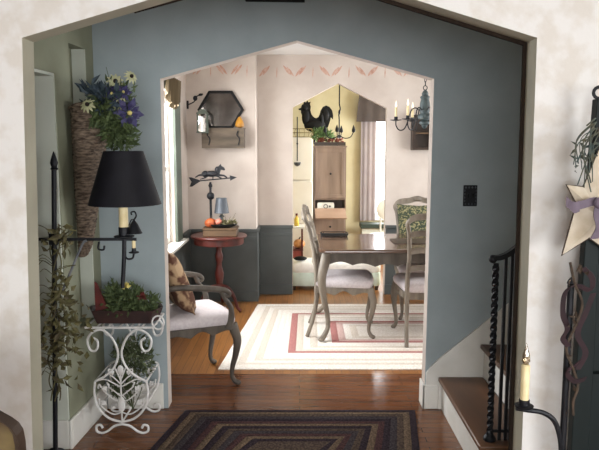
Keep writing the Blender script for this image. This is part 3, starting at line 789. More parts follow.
# wall shelf box
t = thing('wall_box', 'weathered grey wooden wall box below the hexagonal mirror', 'wall box', (-.75, 6.54, 1.57))
b = MB().box(-.96, -.545, 6.43, 6.445, 1.572, 1.757).box(-.96, -.945, 6.446, 6.563, 1.572, 1.757).box(-.56, -.545, 6.446, 6.563, 1.572, 1.757).box(-.96, -.545, 6.564, 6.5785, 1.572, 1.76).box(-.944, -.561, 6.446, 6.563, 1.572, 1.585)
b.build('body', M_greyw, t, smooth=30)
MB().box(-.965, -.54, 6.424, 6.579, 1.7575, 1.768).build('lid', M_greyw, t, smooth=30)
for x in (-.89, -.60):
    MB().tube(spline([(x, 6.423, 1.74), (x - .012, 6.42, 1.70), (x + .012, 6.42, 1.66), (x, 6.423, 1.60)], 5), .006, 6).build('strap_hinge', M_iron, t)
# candle sconce lantern
t = thing('lantern', 'small glass candle lantern beside the hexagonal mirror', 'lantern', (-.94, 6.40, 1.72))
b = MB()
for x in (-.985, -.895):
    for y in (6.35, 6.42): b.box(x - .006, x + .006, y - .006, y + .006, 1.73, 1.90)
b.box(-.995, -.885, 6.34, 6.43, 1.718, 1.73).box(-.995, -.885, 6.34, 6.43, 1.90, 1.912)
b.prism([(-.99, 1.912), (-.89, 1.912), (-.925, 1.945), (-.955, 1.945)], 'xz', 6.36, 6.41)
b.tube([(-.94, 6.425, 1.77), (-.94, 6.5, 1.765), (-.94, 6.53, 1.765)], .006, 6)
b.build('frame', M_casing, t, smooth=30)
MB().box(-.981, -.899, 6.3495, 6.3515, 1.731, 1.899).build('pane', M_glass, t, smooth=0)
MB().lathe([(.024, 1.731), (.024, 1.86), (.004, 1.866), (.003, 1.88)], (-.94, 6.385, 0), 14).build('candle', M_white, t)
# pear
t = thing('pear', 'golden pear standing on the right end of the wooden wall box', 'pear', (-.59, 6.50, 1.768))
MB().lathe([(.012, 1.7685), (.04, 1.78), (.045, 1.80), (.037, 1.83), (.022, 1.86), (.014, 1.875), (.004, 1.88)], (-.592, 6.50, 0), 18).build('body', M_pear, t)
MB().tube([(-.592, 6.50, 1.878), (-.588, 6.50, 1.90)], .003, 6).build('stem', M_vine, t)
# small iron scroll hook
b = MB().tube(spline([(-1.115, 6.575, 2.0), (-1.08, 6.55, 2.01), (-1.04, 6.53, 2.03), (-1.02, 6.52, 2.07), (-1.0, 6.52, 2.085), (-.965, 6.52, 2.09), (-.955, 6.52, 2.105)], 5), .006, 6)
b.ell((-1.03, 6.525, 2.06), (.022, .012, .026)).ell((-.975, 6.52, 2.095), (.022, .01, .012))
b.box(-1.123, -1.105, 6.57, 6.5795, 1.96, 2.04)
tag(b.build('iron_hook', M_iron, None, (-1.04, 6.57, 2.0)), 'little black iron scroll hook left of the hexagonal mirror', 'hook')
# tan curtain at the dining room window
b = MB()
n = 40; v0 = []; 
for i in range(n + 1):
    y = 5.28 + .60 * i / n; off = .045 + .018 * sin(i * 1.25); v0.append((y, off, 2.16, 2.04 - .12 * abs(sin(pi * i / n * 1.0)) ** .5 * (1 if i < n else 1) + .02 * sin(i * .7)))
vs = []; fs = []
for y, off, zt, zb in v0:
    for x in (-1.105 + off, -1.100 + off): vs += [(x, y, zt), (x - .01, y, zb)]
for i in range(n):
    a = i * 4; c = a + 4
    fs += [(a, a + 1, c + 1, c), (a + 2, c + 2, c + 3, a + 3), (a, c, c + 2, a + 2), (a + 1, a + 3, c + 3, c + 1)]
fs += [(0, 2, 3, 1), (n * 4, n * 4 + 1, n * 4 + 3, n * 4 + 2)]
b._add(vs, fs)
tag(b.build('curtain', M_tan, None, (-1.06, 5.58, 2.16), smooth=60), 'short tan curtain at the top of the left dining window', 'curtain')

# ------------------------------------------------------------------ far room
t = thing('refrigerator', 'white refrigerator with rounded corner in the far room left of the cabinet', 'refrigerator', (-.17, 8.65, 0))
pl = rrect(-.52, .172, .06, 1.70, .05, 6)
MB().prism([(x, z) for x, z in pl], 'xz', 8.37, 9.0).build('body', M_fridge, t, smooth=40)
MB().prism(rrect(-.515, .167, 1.16, 1.695, .045, 6), 'xz', 8.31, 8.365).build('freezer_door', M_fridge, t, smooth=40, bevel=.006)
MB().prism(rrect(-.515, .167, .12, 1.145, .03, 6), 'xz', 8.31, 8.365).build('door', M_fridge, t, smooth=40, bevel=.006)
MB().box(-.48, .13, 8.40, 8.95, 0, .06).build('plinth', M_black, t, smooth=30)
t = thing('ladle', 'long black iron ladle hanging in front of the white refrigerator', 'ladle', (-.028, 8.28, 1.35))
MB().tube([(-.028, 8.285, 1.40), (-.028, 8.285, 1.93), (-.028, 8.29, 1.95), (-.028, 8.30, 1.94)], .008, 6).build('handle', M_iron, t)
MB().tube([(-.028, 8.3095, 1.62), (-.028, 8.292, 1.62)], .012, 8).build('hook', M_iron, t)
b = MB().lathe([(.01, 1.335), (.035, 1.35), (.045, 1.385), (.04, 1.385), (.03, 1.355), (.008, 1.342)], (-.028, 8.26, 0), 14); b.build('bowl', M_pewter, t)
# cabinet
t = thing('writing_cabinet', 'tall dusty brown wooden cabinet with lowered flap in the far room', 'cabinet', (.40, 8.73, 0))
b = MB().box(.19, .205, 8.52, 8.98, 0, 1.57).box(.595, .61, 8.52, 8.98, 0, 1.57).box(.2055, .5945, 8.96, 8.98, 0, 1.57).box(.18, .62, 8.50, 8.99, 1.5705, 1.592).box(.2055, .5945, 8.52, 8.959, .69, .705).box(.2055, .5945, 8.52, 8.959, .885, .90).box(.2055, .5945, 8.52, 8.959, 0, .08)
b.build('case', M_arm, t, smooth=30)
d = MB().box(.207, .593, 8.50, 8.519, .903, 1.568).build('door', M_arm, t, smooth=30, bevel=.003)
b = MB()
for (a, c, e, g) in ((.215, .585, 1.51, 1.555), (.215, .585, .915, .96), (.215, .255, .96, 1.51), (.545, .585, .96, 1.51)): b.box(a, c, 8.494, 8.4995, e, g)
b.build('door_moulding', M_arm, d, smooth=30, bevel=.002)
MB().ell((.405, 8.488, 1.23), (.014, .011, .014)).build('knob', M_iron, d)
MB().obox((.405, 8.41, .715), (.40, .22, .018), (radians(30), 0, radians(2))).build('drop_flap', mat('flap_wood', '#aa8e7a', .5, col2='#967a66', scale=9, stretch=(.2, 1, 1)), t, smooth=30)
for k in range(2):
    dr = MB().box(.207, .593, 8.50, 8.519, .09 + k * .30, .38 + k * .30).build('drawer', M_arm, t, smooth=30, bevel=.003)
    MB().ell((.405, 8.488, .235 + k * .30), (.014, .011, .014)).build('knob', M_iron, dr)
t = thing('radio', 'white radio in the open compartment of the brown cabinet', 'radio', (.35, 8.62, .706))
MB().prism(rrect(.235, .455, .745, .85, .02), 'xz', 8.53, 8.60).box(.24, .45, 8.535, 8.595, .7055, .745).build('case', M_white, t, smooth=30)
MB().tube([(.345 + .025 * cos(a), 8.527, .80 + .025 * sin(a)) for a in [2 * pi * k / 16 for k in range(16)]], .005, 6, True).ell((.40, 8.528, .80), (.012, .004, .012)).build('dial', M_pewter, t)
# box of cones and berries on top
t = thing('trough', 'brown wooden trough filled with reddish cones on top of the cabinet', 'trough', (.41, 8.6, 1.593))
MB().box(.20, .60, 8.515, 8.53, 1.593, 1.64).box(.20, .60, 8.66, 8.675, 1.593, 1.64).box(.20, .215, 8.5305, 8.6595, 1.593, 1.64).box(.585, .60, 8.5305, 8.6595, 1.593, 1.64).box(.2155, .5845, 8.5305, 8.6595, 1.593, 1.60).build('body', M_dbrown, t, smooth=30)
b = MB()
for k in range(60): b.ell((rnd(.235, .57), rnd(8.54, 8.65), 1.61 + rnd(0, .085)), (rnd(.014, .022),) * 3, 8, 6)
tag(b.build('cones', M_berry, None, (.41, 8.6, 1.60)), 'reddish brown cones heaped in the trough on the cabinet', 'cones', kind='stuff')
b = MB()
for k in range(260):
    p = Vector((rnd(.16, .44), rnd(8.46, 8.62), 1.665 + rnd(0, .11))); p.z += .03 * sin((p.x - .16) / .28 * pi); b.leaf(p, rdir(.3), rnd(.04, .075), .024)
for k in range(8): b.tube([(rnd(.22, .4), 8.59, 1.61), (rnd(.18, .44), rnd(8.5, 8.6), 1.74)], .002, 4)
tag(b.build('greenery', mat('fresh_green_leaf', '#4c6a3c', .7, col2='#6a8450', scale=25), None, (.3, 8.55, 1.62), smooth=0), 'fresh green sprigs spilling before the black rooster', 'greenery', kind='stuff')
# rooster
t = thing('rooster_figure', 'large black rooster figure standing on top of the far cabinet', 'figurine', (.24, 8.79, 1.593))
RP = [(.00, 2.085), (-.035, 2.07), (-.03, 2.055), (.0, 2.05), (.0, 2.02), (.012, 1.985), (.03, 1.985), (.03, 2.02), (.045, 1.98), (.05, 1.92), (.065, 1.86), (.10, 1.80), (.15, 1.765), (.20, 1.755), (.26, 1.765), (.32, 1.79), (.36, 1.83), (.385, 1.90), (.40, 1.96), (.425, 1.93), (.43, 1.985), (.415, 2.05), (.38, 2.095), (.335, 2.115), (.29, 2.095), (.262, 2.05), (.25, 2.00), (.235, 1.965), (.20, 1.945), (.165, 1.965), (.14, 2.00), (.125, 2.05), (.13, 2.10), (.12, 2.135), (.13, 2.165), (.10, 2.155), (.085, 2.18), (.065, 2.155), (.04, 2.165), (.03, 2.135), (.01, 2.12)]
RP = [(x + .02, z + .01) for x, z in RP]
b = MB().prism(RP, 'xz', 8.775, 8.805).ell((.21, 8.79, 1.86), (.15, .06, .09)).ell((.085, 8.79, 1.97), (.055, .04, .11)).ell((.345, 8.79, 2.0), (.06, .03, .09)).ell((.07, 8.79, 2.09), (.045, .03, .04)).ell((.295,8.775,1.93),(.03,.03,.10))
b.build('body', M_black, t, smooth=40)
MB().tube([(.20, 8.79, 1.79), (.20, 8.79, 1.61)], .012, 8).tube([(.26, 8.79, 1.79), (.26, 8.79, 1.61)], .012, 8).build('leg', M_black, t)
MB().box(.20, .36, 8.73, 8.85, 1.593, 1.615).build('base', M_dbrown, t, smooth=30)
# wire basket on the fridge
t = thing('wire_basket', 'small old gold wire basket on top of the white refrigerator', 'basket', (.02, 8.5, 1.70))
b = MB()
for z in (1.706, 1.76, 1.81): b.tube([(.03 + .13 * cos(a), 8.47 + .07 * sin(a), z) for a in [2 * pi * k / 24 for k in range(24)]], .004, 6, True)
for k in range(14):
    a = 2 * pi * k / 14; b.tube(spline([(.03 + .13 * cos(a), 8.47 + .07 * sin(a), 1.706), (.03 + .15 * cos(a), 8.47 + .08 * sin(a), 1.757), (.03 + .13 * cos(a), 8.47 + .07 * sin(a), 1.81)], 4), .003, 5)
b.build('frame', mat('old_gold_wire', '#7a6a3c', .5, .3, scale=20), t)
# iron hanging candle fixture
HX, HY = .487, 8.05
t = thing('hanging_candleholder', 'thin black iron hanging candle fixture before the yellow wall', 'candle fixture', (HX, HY, 1.7))
MB().tube([(HX, HY, CZ - .001), (HX, HY, 2.1), (HX + .012, HY, 2.04), (HX - .006, HY, 1.97), (HX, HY, 1.9), (HX, HY, 1.71)], .008, 8).ell((HX, HY, 2.0), (.013, .013, .03)).lathe([(.04, CZ - .001), (.04, CZ - .015), (.01, CZ - .03)], (HX, HY, 0), 12).ell((HX, HY, 1.71), (.02, .02, .02)).build('rod', M_iron, t)
for a in (-12, 78, 168, 258):
    ca, sa = cos(radians(a)), sin(radians(a))
    ar = MB().tube(spline([(HX, HY, 1.72), (HX + .07 * ca, HY + .07 * sa, 1.685), (HX + .14 * ca, HY + .14 * sa, 1.70), (HX + .175 * ca, HY + .175 * sa, 1.76)], 6), .006, 6).build('arm', M_iron, t)
    MB().lathe([(.01, 1.755), (.022, 1.765), (.022, 1.79), (.012, 1.82), (.002, 1.845)], (HX + .177 * ca, HY + .177 * sa, 0), 10).build('candle_cup', M_iron, ar)
# curtain and valance at the far window
def drape(b, x0, x1, y, z0, z1, amp, waves, flare=0.0):
    n = waves * 8; vs = []; fs = []
    for i in range(n + 1):
        u = i / n; x = x0 + (x1 - x0) * u; o = amp * sin(2 * pi * waves * u); xb = x + flare * (u - .5)
        vs += [(x, y + o, z1), (xb, y + o * 1.2, z0), (x, y + o + .005, z1), (xb, y + o * 1.2 + .005, z0)]
    for i in range(n):
        a = i * 4; c = a + 4
        fs += [(a, a + 1, c + 1, c), (a + 2, c + 2, c + 3, a + 3), (a, c, c + 2, a + 2), (a + 1, a + 3, c + 3, c + 1)]
    fs += [(0, 2, 3, 1), (n * 4, n * 4 + 1, n * 4 + 3, n * 4 + 2)]
    b._add(vs, fs)
b = MB(); drape(b, .875, 1.09, 9.33, .52, 2.05, .004, 3)
tag(b.build('curtain', M_curt, None, (.98, 9.33, 2.05), smooth=70), 'long mauve-grey curtain at the left of the bright far window', 'curtain')
b = MB(); drape(b, 1.80, 2.0, 9.33, .52, 2.05, .004, 3)
tag(b.build('curtain', M_curt, None, (1.9, 9.33, 2.05), smooth=70), 'mauve-grey curtain at the right of the far window, behind the arch', 'curtain')
b = MB(); drape(b, .84, 2.05, 9.275, 1.93, 2.33, .004, 7, .08)
tag(b.build('valance', M_val, None, (1.43, 9.27, 2.33), smooth=70), 'dark taupe gathered valance over the far window', 'valance')
# bench under the window
t = thing('window_bench', 'dark green bench under the far window', 'bench', (1.3, 9.2, 0))
MB().box(.86, 1.9, 9.04, 9.30, .44, .50).build('seat', M_dgreen, t, smooth=30, bevel=.006)
MB().box(.88, 1.88, 9.07, 9.29, .30, .439).build('apron', M_jamb, t, smooth=30)
for x in (.89, 1.83):
    for y in (9.075, 9.245): MB().box(x, x + .04, y, y + .04, 0, .2995).build('leg', M_jamb, t, smooth=30)
# white round-back chair
t = thing('round_back_chair', 'white round-backed chair before the bright far window', 'chair', (1.04, 8.3, 0))
MB().lathe([(.15, .42), (.19, .43), (.195, .45), (.17, .462), (.02, .465)], (1.07, 8.3, 0), 28).build('seat', M_white, t)
b = MB(); b.ell((1.085, 8.115, .80), (.12, .018, .125), 24, 14); b.build('backrest', M_white, t)
MB().tube([(1.02, 8.14, .445), (1.02, 8.118, .70)], .012, 8).tube([(1.15, 8.14, .445), (1.15, 8.118, .70)], .012, 8).build('back_post', M_white, t)
for k in range(4):
    a = radians(45 + 90 * k); MB().tube([(1.07 + .13 * cos(a), 8.3 + .13 * sin(a), .425), (1.07 + .18 * cos(a), 8.3 + .18 * sin(a), 0)], [.015, .011], 8).build('leg', M_white, t)
# low pale bench just beyond the far arch
t = thing('ottoman', 'low pale mint upholstered ottoman just through the far archway', 'ottoman', (.4, 7.25, 0))
MB().loft(rrect(-.10, .90, 7.06, 7.44, .05), [(.97, .05), (1, .06), (1, .19), (.985, .20)]).build('base', M_mint, t, smooth=50)
MB().loft(rrect(-.10, .90, 7.06, 7.44, .06), [(.97, .201), (1.0, .215), (1.0, .28), (.97, .30), (.8, .312), (.3, .318)]).build('cushion', mat('white_cushion_cloth', '#ece8e0', .9, col2='#e0dcd4', scale=20), t, smooth=60)
for x in (-.06, .86):
    for y in (7.10, 7.40): MB().lathe([(.016, 0), (.02, .03), (.018, .052)], (x, y, 0), 10).build('foot', M_dbrown, t)
# red stand with bottle and orange bowl
t = thing('plant_stand', 'small red two-tier stand before the refrigerator in the far room', 'stand', (-.04, 7.9, 0))
MB().box(-.22, .06, 7.76, 8.04, .60, .625).build('top', M_white, t, smooth=30, bevel=.004)
MB().box(-.205, .045, 7.775, 8.025, .33, .35).build('shelf', M_red, t, smooth=30)
MB().box(-.20, .04, 7.99, 8.01, .10, .33).box(-.20, .04, 7.79, 7.80, .10, .33).build('panel', mat('rose_red_paint', '#a8524a', .6, col2='#94443e', scale=10), t, smooth=30)
for x in (-.20, .02):
    for y in (7.78, 8.0): MB().box(x, x + .022, y, y + .022, 0, .5995).build('leg', M_red, t, smooth=30)
t = thing('bottle', 'small yellow bottle on the white top of the red stand', 'bottle', (-.035, 7.85, .626))
MB().lathe([(.026, .626), (.03, .632), (.03, .70), (.022, .725), (.012, .735), (.012, .75)], (-.035, 7.85, 0), 16).build('body', mat('yellow_bottle_glaze', '#d8b848', .4, scale=10), t)
MB().lathe([(.014, .7505), (.014, .775), (.010, .778)], (-.035, 7.85, 0), 12).build('cap', M_red, t)
pumpkin('pumpkin', (-.005, 7.85, .3505), .07, mat('pale_orange_rind', '#d09660', .5, col2='#bb7c48', scale=10), 'pale orange pumpkin on the lower shelf of the red stand', 'pumpkin')
b = MB().ell((.01, 7.16, .345), (.075, .05, .026), 14, 8)
tag(b.build('folded_cloth', M_black, None, (.01, 7.16, .318)), 'small bundled black cloth on the left end of the pale ottoman', 'cloth')

# ------------------------------------------------------------------ hall: left side group
# wall basket
t = thing('wall_basket', 'tall tapering brown woven basket hanging on the olive wall', 'basket', (-1.12, 3.475, 1.0))
b = MB(); rows, n = 84, 72; vs = []; fs = []
def bas(zf):
    k = .30 + .74 * zf ** .9
    if zf < .08: k *= .55 + .45 * (zf / .08) ** .5
    return .092 * k, .155 * k
for i in range(rows + 1):
    zf = i / rows; rx, ry = bas(zf); z = 1.0 + .80 * zf
    cx = -1.2 + rx + .008
    for k in range(n):
        a = 2 * pi * k / n; w = .004 * (1 if (i // 2 + k // 3) % 2 else -1) * (1 if i % 2 else .3)
        vs.append((max(cx + (rx + w) * cos(a), -1.203), 3.475 + (ry + w) * sin(a), z + (.018 * cos(a) * zf)))
for i in range(rows):
    for k in range(n): fs.append((i * n + k, i * n + (k + 1) % n, (i + 1) * n + (k + 1) % n, (i + 1) * n + k))
fs.append(tuple(range(n))[::-1])
b._add(vs, fs); b.build('weave', M_basket, t, smooth=60)
rx, ry = bas(1.0); cx = -1.2 + rx + .008
b = MB().tube([(cx + rx * cos(a), 3.475 + ry * sin(a), 1.805 + .018 * cos(a)) for a in [2 * pi * k / 40 for k in range(40)]], .011, 8, True)
b.build('rim', M_basket, t)
# bouquet foliage
def foliage(b, c, r, n, l0, l1, w, up=.2, shell=.5):
    for k in range(n):
        d = rdir(); q = rnd(shell, 1) ; p = Vector(c) + Vector((d.x * r[0], d.y * r[1], d.z * r[2])) * q
        b.leaf(p, (d * .7 + rdir(up) * .8), rnd(l0, l1), w)
b = MB()
foliage(b, (-.935, 3.42, 1.67), (.085, .07, .10), 420, .03, .06, .018, .2, .2)
foliage(b, (-1.03, 3.46, 1.72), (.09, .06, .08), 200, .03, .06, .018, .3, .2)
foliage(b, (-1.0, 3.325, 1.775), (.075, .03, .07), 170, .03, .06, .018, .1, .2)
foliage(b, (-.95, 3.38, 1.70), (.09, .05, .09), 260, .03, .06, .018, -.1, .2)
foliage(b, (-.95, 3.42, 1.85), (.11, .06, .08), 150, .03, .06, .018, .6, .2)
for k in range(24):
    a = Vector((-1.09 + rnd(-.03, .05), 3.53 + rnd(-.05, .05), 1.72)); e = Vector((rnd(-1.06, -.85), 3.42 + rnd(-.05, .05), rnd(1.65, 1.87)))
    b.tube(spline([a, (a + e) / 2 + Vector((0, 0, .05)), e], 3), .002, 4)
b.tube(spline([(-1.04, 3.46, 1.75), (-.98, 3.43, 1.88), (-.995, 3.42, 2.0)], 5), [.002] * 11, 4)
tag(b.build('foliage', M_leaf, None, (-1.0, 3.45, 1.6), smooth=0), 'dark green fern foliage spilling over the tall wall basket', 'foliage', kind='stuff')
b = MB()
foliage(b, (-1.0, 3.43, 1.79), (.07, .05, .055), 110, .05, .09, .03, .4, .1)
foliage(b, (-.99, 3.34, 1.83), (.075, .03, .05), 90, .05, .08, .03, .4, .1)
foliage(b, (-1.05, 3.33, 1.85), (.03, .03, .05), 30, .05, .08, .03, .6, .1)
tag(b.build('foliage', M_leafb, None, (-1.0, 3.43, 1.75), smooth=0), 'bluish broad leaves among the daisies in the wall basket', 'foliage', kind='stuff')
def daisy(c, face, r, label):
    c = Vector(c); t = thing('daisy', label, 'flower', c, 'daisies in the wall basket')
    R = orient(face); b = MB()
    for k in range(11):
        a = 2 * pi * k / 11; d = R @ Vector((cos(a), 0, sin(a))); s_ = R @ Vector((-sin(a), 0, cos(a))); nrm = R @ Vector((0, 1, 0))
        p0 = c + d * r * .2; pm = c + d * r * .65; pt = c + d * r - nrm * r * .25
        b._add([p0 + s_ * r * .08, p0 - s_ * r * .08, pm - s_ * r * .17, pt - s_ * r * .05, pt + s_ * r * .05, pm + s_ * r * .17], [(0, 1, 2, 5), (5, 2, 3, 4)])
    b.build('petals', M_petal, t, smooth=60)
    MB().ell(c + R @ Vector((0, r * .12, 0)), r * .27, 12, 8).build('centre', M_dcent, t)
    e = Vector((-1.06, 3.5, 1.74))
    MB().tube(spline([c - R @ Vector((0, r * .08, 0)), (c + e) / 2 + Vector((0, .02, .02)), e], 4), .0025, 5).build('stem', M_leaf, t)
daisy((-.945, 3.40, 1.925), (.35, -.8, .25), .045, 'large creamy daisy at the top of the bouquet')
daisy((-.862, 3.40, 1.95), (.6, -.6, .35), .038, 'creamy daisy highest and furthest right in the bouquet')
daisy((-1.055, 3.285, 1.80), (-.1, -.85, .45), .042, 'creamy daisy low at the left over the basket rim')
daisy((-.935, 3.375, 1.81), (.2, -.7, .6), .042, 'greenish cream daisy in the middle of the bouquet')
daisy((-1.0, 3.39, 1.865), (-.3, -.8, .5), .032, 'small half-open cream daisy between the purple blooms')
daisy((-.915, 3.37, 1.845), (.1, -.5, .8), .04, 'pale daisy tilted upward above the large purple flower')
def lily(c, face, r, label):
    c = Vector(c); t = thing('purple_flower', label, 'flower', c, 'purple flowers in the wall basket')
    R = orient(face); b = MB()
    for ring, (m_, off) in enumerate(((6, 0), (6, .5))):
        for k in range(m_):
            a = 2 * pi * (k + off) / m_ + rnd(-.15, .15); d = R @ Vector((cos(a), 0, sin(a))); s_ = R @ Vector((-sin(a), 0, cos(a))); nrm = R @ Vector((0, 1, 0))
            q = r * (1 if ring == 0 else .75); h = .25 * r * (ring + .4)
            p0 = c + d * q * .1; pm = c + d * q * .6 + nrm * h; pt = c + d * q + nrm * (h * .3)
            b._add([p0, pm - s_ * q * .22, pm + nrm * .08 * r, pm + s_ * q * .22, pt], [(0, 1, 2), (0, 2, 3), (1, 4, 2), (2, 4, 3)])
    b.build('petals', M_purple, t, smooth=60)
    MB().ell(c + R @ Vector((0, r * .25, 0)), r * .15, 8, 6).build('centre', M_yelfl, t)
    e = Vector((-1.05, 3.49, 1.73)); MB().tube(spline([c, (c + e) / 2 + Vector((0, .02, .01)), e], 4), .0025, 5).build('stem', M_leaf, t)
lily((-.875, 3.37, 1.765), (.5, -.8, -.1), .085, 'large purple flower at the right of the bouquet')
lily((-.955, 3.37, 1.855), (.2, -.9, .3), .065, 'purple flower under the topmost daisy')
lily((-.90, 3.37, 1.865), (.4, -.8, .3), .05, 'small purple flower right of the bouquet top')

# floor lamp with pole and arm
PX, PY = -1.20, 3.15
px = lambda z: PX + .04 * (z - 1.142)
t = thing('floor_lamp', 'black iron pole lamp with side arm and black shade by the doorway', 'lamp', (PX, PY, 0))
MB().tube([(px(0), PY, .03), (px(1.48), PY, 1.48)], .012, 10).lathe([(.010, 1.48), (.020, 1.485), (.013, 1.495), (.019, 1.515), (.014, 1.535), (.002, 1.57)], (px(1.52), PY, 0), 12).build('pole', M_iron, t)
for k in range(3):
    a = radians(30 + 120 * k); 
    pts = spline([(px(0), PY, .06), (px(0) + .03 * cos(a), PY + .03 * sin(a), .05), (px(0) + .06 * cos(a), PY + .06 * sin(a), .02), (px(0) + .09 * cos(a), PY + .09 * sin(a), .010)], 5)
    MB().tube(pts, .010, 8).build('foot', M_iron, t)
LX, LY, AZ = -.858, 3.15, 1.142
ar = MB().box(PX - .075, LX + .06, PY - .006, PY + .006, AZ - .006, AZ + .008).box(PX - .02, PX + .02, PY - .02, PY + .02, AZ - .025, AZ + .03).build('arm', M_iron, t, smooth=30)
MB().tube(spline([(-1.04, PY - .006, AZ - .004), (-1.06, PY - .006, AZ - .02), (-1.10, PY - .005, 1.04), (-1.165, PY - .004, .90), (-1.195, PY - .004, .872)], 6), .006, 8).build('brace', mat('worn_grey_iron', '#84888e', .35, .4, col2='#6c7076', scale=20), ar)
MB().tube(spline([(-.98, PY - .004, AZ - .01), (-.985, PY - .004, AZ - .045), (-.96, PY - .004, AZ - .05), (-.955, PY - .004, AZ - .03)], 5), .005, 6).build('scroll', M_iron, ar)
MB().lathe([(.035, AZ + .008), (.05, AZ + .014), (.05, AZ + .018), (.026, AZ + .022), (.026, AZ + .06), (.022, AZ + .062)], (LX, LY, 0), 16).build('candle_socket', M_iron, t)
MB().lathe([(.0225, AZ + .062), (.0225, 1.36), (.016, 1.362)], (LX, LY, 0), 16).build('candle_sleeve', M_candle, t)
b = MB(); n = 40; vs = []; fs = []
for r, z in ((.174, 1.315), (.094, 1.572), (.091, 1.572), (.171, 1.315)):
    for k in range(n): vs.append((LX + .01 + r * cos(2 * pi * k / n), LY + r * sin(2 * pi * k / n), z))
for i in range(4):
    for k in range(n): fs.append((i * n + k, i * n + (k + 1) % n, ((i + 1) % 4) * n + (k + 1) % n, ((i + 1) % 4) * n + k))
b._add(vs, fs); b.build('lamp_shade', M_shade, t, smooth=40)
MB().tube([(LX - .082, LY, 1.56), (LX + .103, LY, 1.56)], .003, 6).tube([(LX, LY, 1.35), (LX, LY, 1.56)], .005, 6).build('shade_holder', M_iron, t)
MB().tube(spline([(LX, LY, AZ), (LX - .004, LY, 1.05), (LX - .014, LY, .93), (LX - .016, LY, .90)], 5), [.011] * 10 + [.010] * 6, 8).build('lower_stem', M_iron, t)
MB().tube(spline([(LX, LY, 1.06), (LX + .015, LY, 1.045), (LX + .038, LY, 1.05), (LX + .045, LY, 1.075)], 5), .005, 6).lathe([(.008, 1.072), (.025, 1.076), (.025, 1.08), (.011, 1.082), (.011, 1.10)], (LX + .046, LY, 0), 12).build('candle_arm', M_iron, t)
MB().lathe([(.009, 1.10), (.009, 1.135), (.002, 1.14)], (LX + .046, LY, 0), 10).build('candle', M_candle, t)
cs = MB().lathe([(.040, 1.172), (.020, 1.215), (.006, 1.235), (.004, 1.24)], (LX + .05, LY, 0), 16)
cs.tube(spline([(LX + .05, LY, 1.238), (LX + .062, LY, 1.258), (LX + .055, LY, 1.278), (LX + .038, LY, 1.275), (LX + .04, LY, 1.262)], 5), .004, 6)
cs.tube(spline([(LX + .05, LY, 1.24), (LX + .03, LY + .03, 1.235), (LX + .022, LY + .01, 1.21)], 5), .003, 6); cs.build('cone_snuffer', M_iron, t)
# vine around the pole
b = MB()
for s_ in range(4):
    ph = s_ * 1.6; pts = []
    for i in range(70):
        u = i / 69; z = .32 + (.86 if s_ < 3 else .6) * u; r = .022 + .012 * sin(7 * u + ph); pts.append((px(z) + r * cos(14 * u + ph), PY + r * sin(14 * u + ph), z))
    b.tube(pts, .0035, 5)
for k in range(300):
    z = random.triangular(.40, 1.0, .72) if k % 7 else rnd(1.08, 1.22)
    w = .11 if z < .85 else .05
    p = Vector((px(z) + random.gauss(.035, w * .5), PY + random.gauss(-.02, .035), z)); p.x = max(p.x, -1.165 if p.y > 3.27 else -1.40)
    b.leaf(p, rdir(-.2), rnd(.03, .065), .026)
for k in range(26):
    z = rnd(.45, 1.2); a = rnd(0, 6.28); b.tube(spline([(px(z), PY - .02, z), (px(z) + .06 * cos(a), PY + .03 * sin(a), z + .03), (px(z) + rnd(.07, .13) * cos(a), PY + .05 * sin(a), z + rnd(-.03, .05))], 4), .002, 4)
tag(b.build('vine_garland', M_leaf2, None, (PX, PY, .4), smooth=0), 'dried olive leafy garland wound around the black lamp pole', 'garland', kind='stuff')

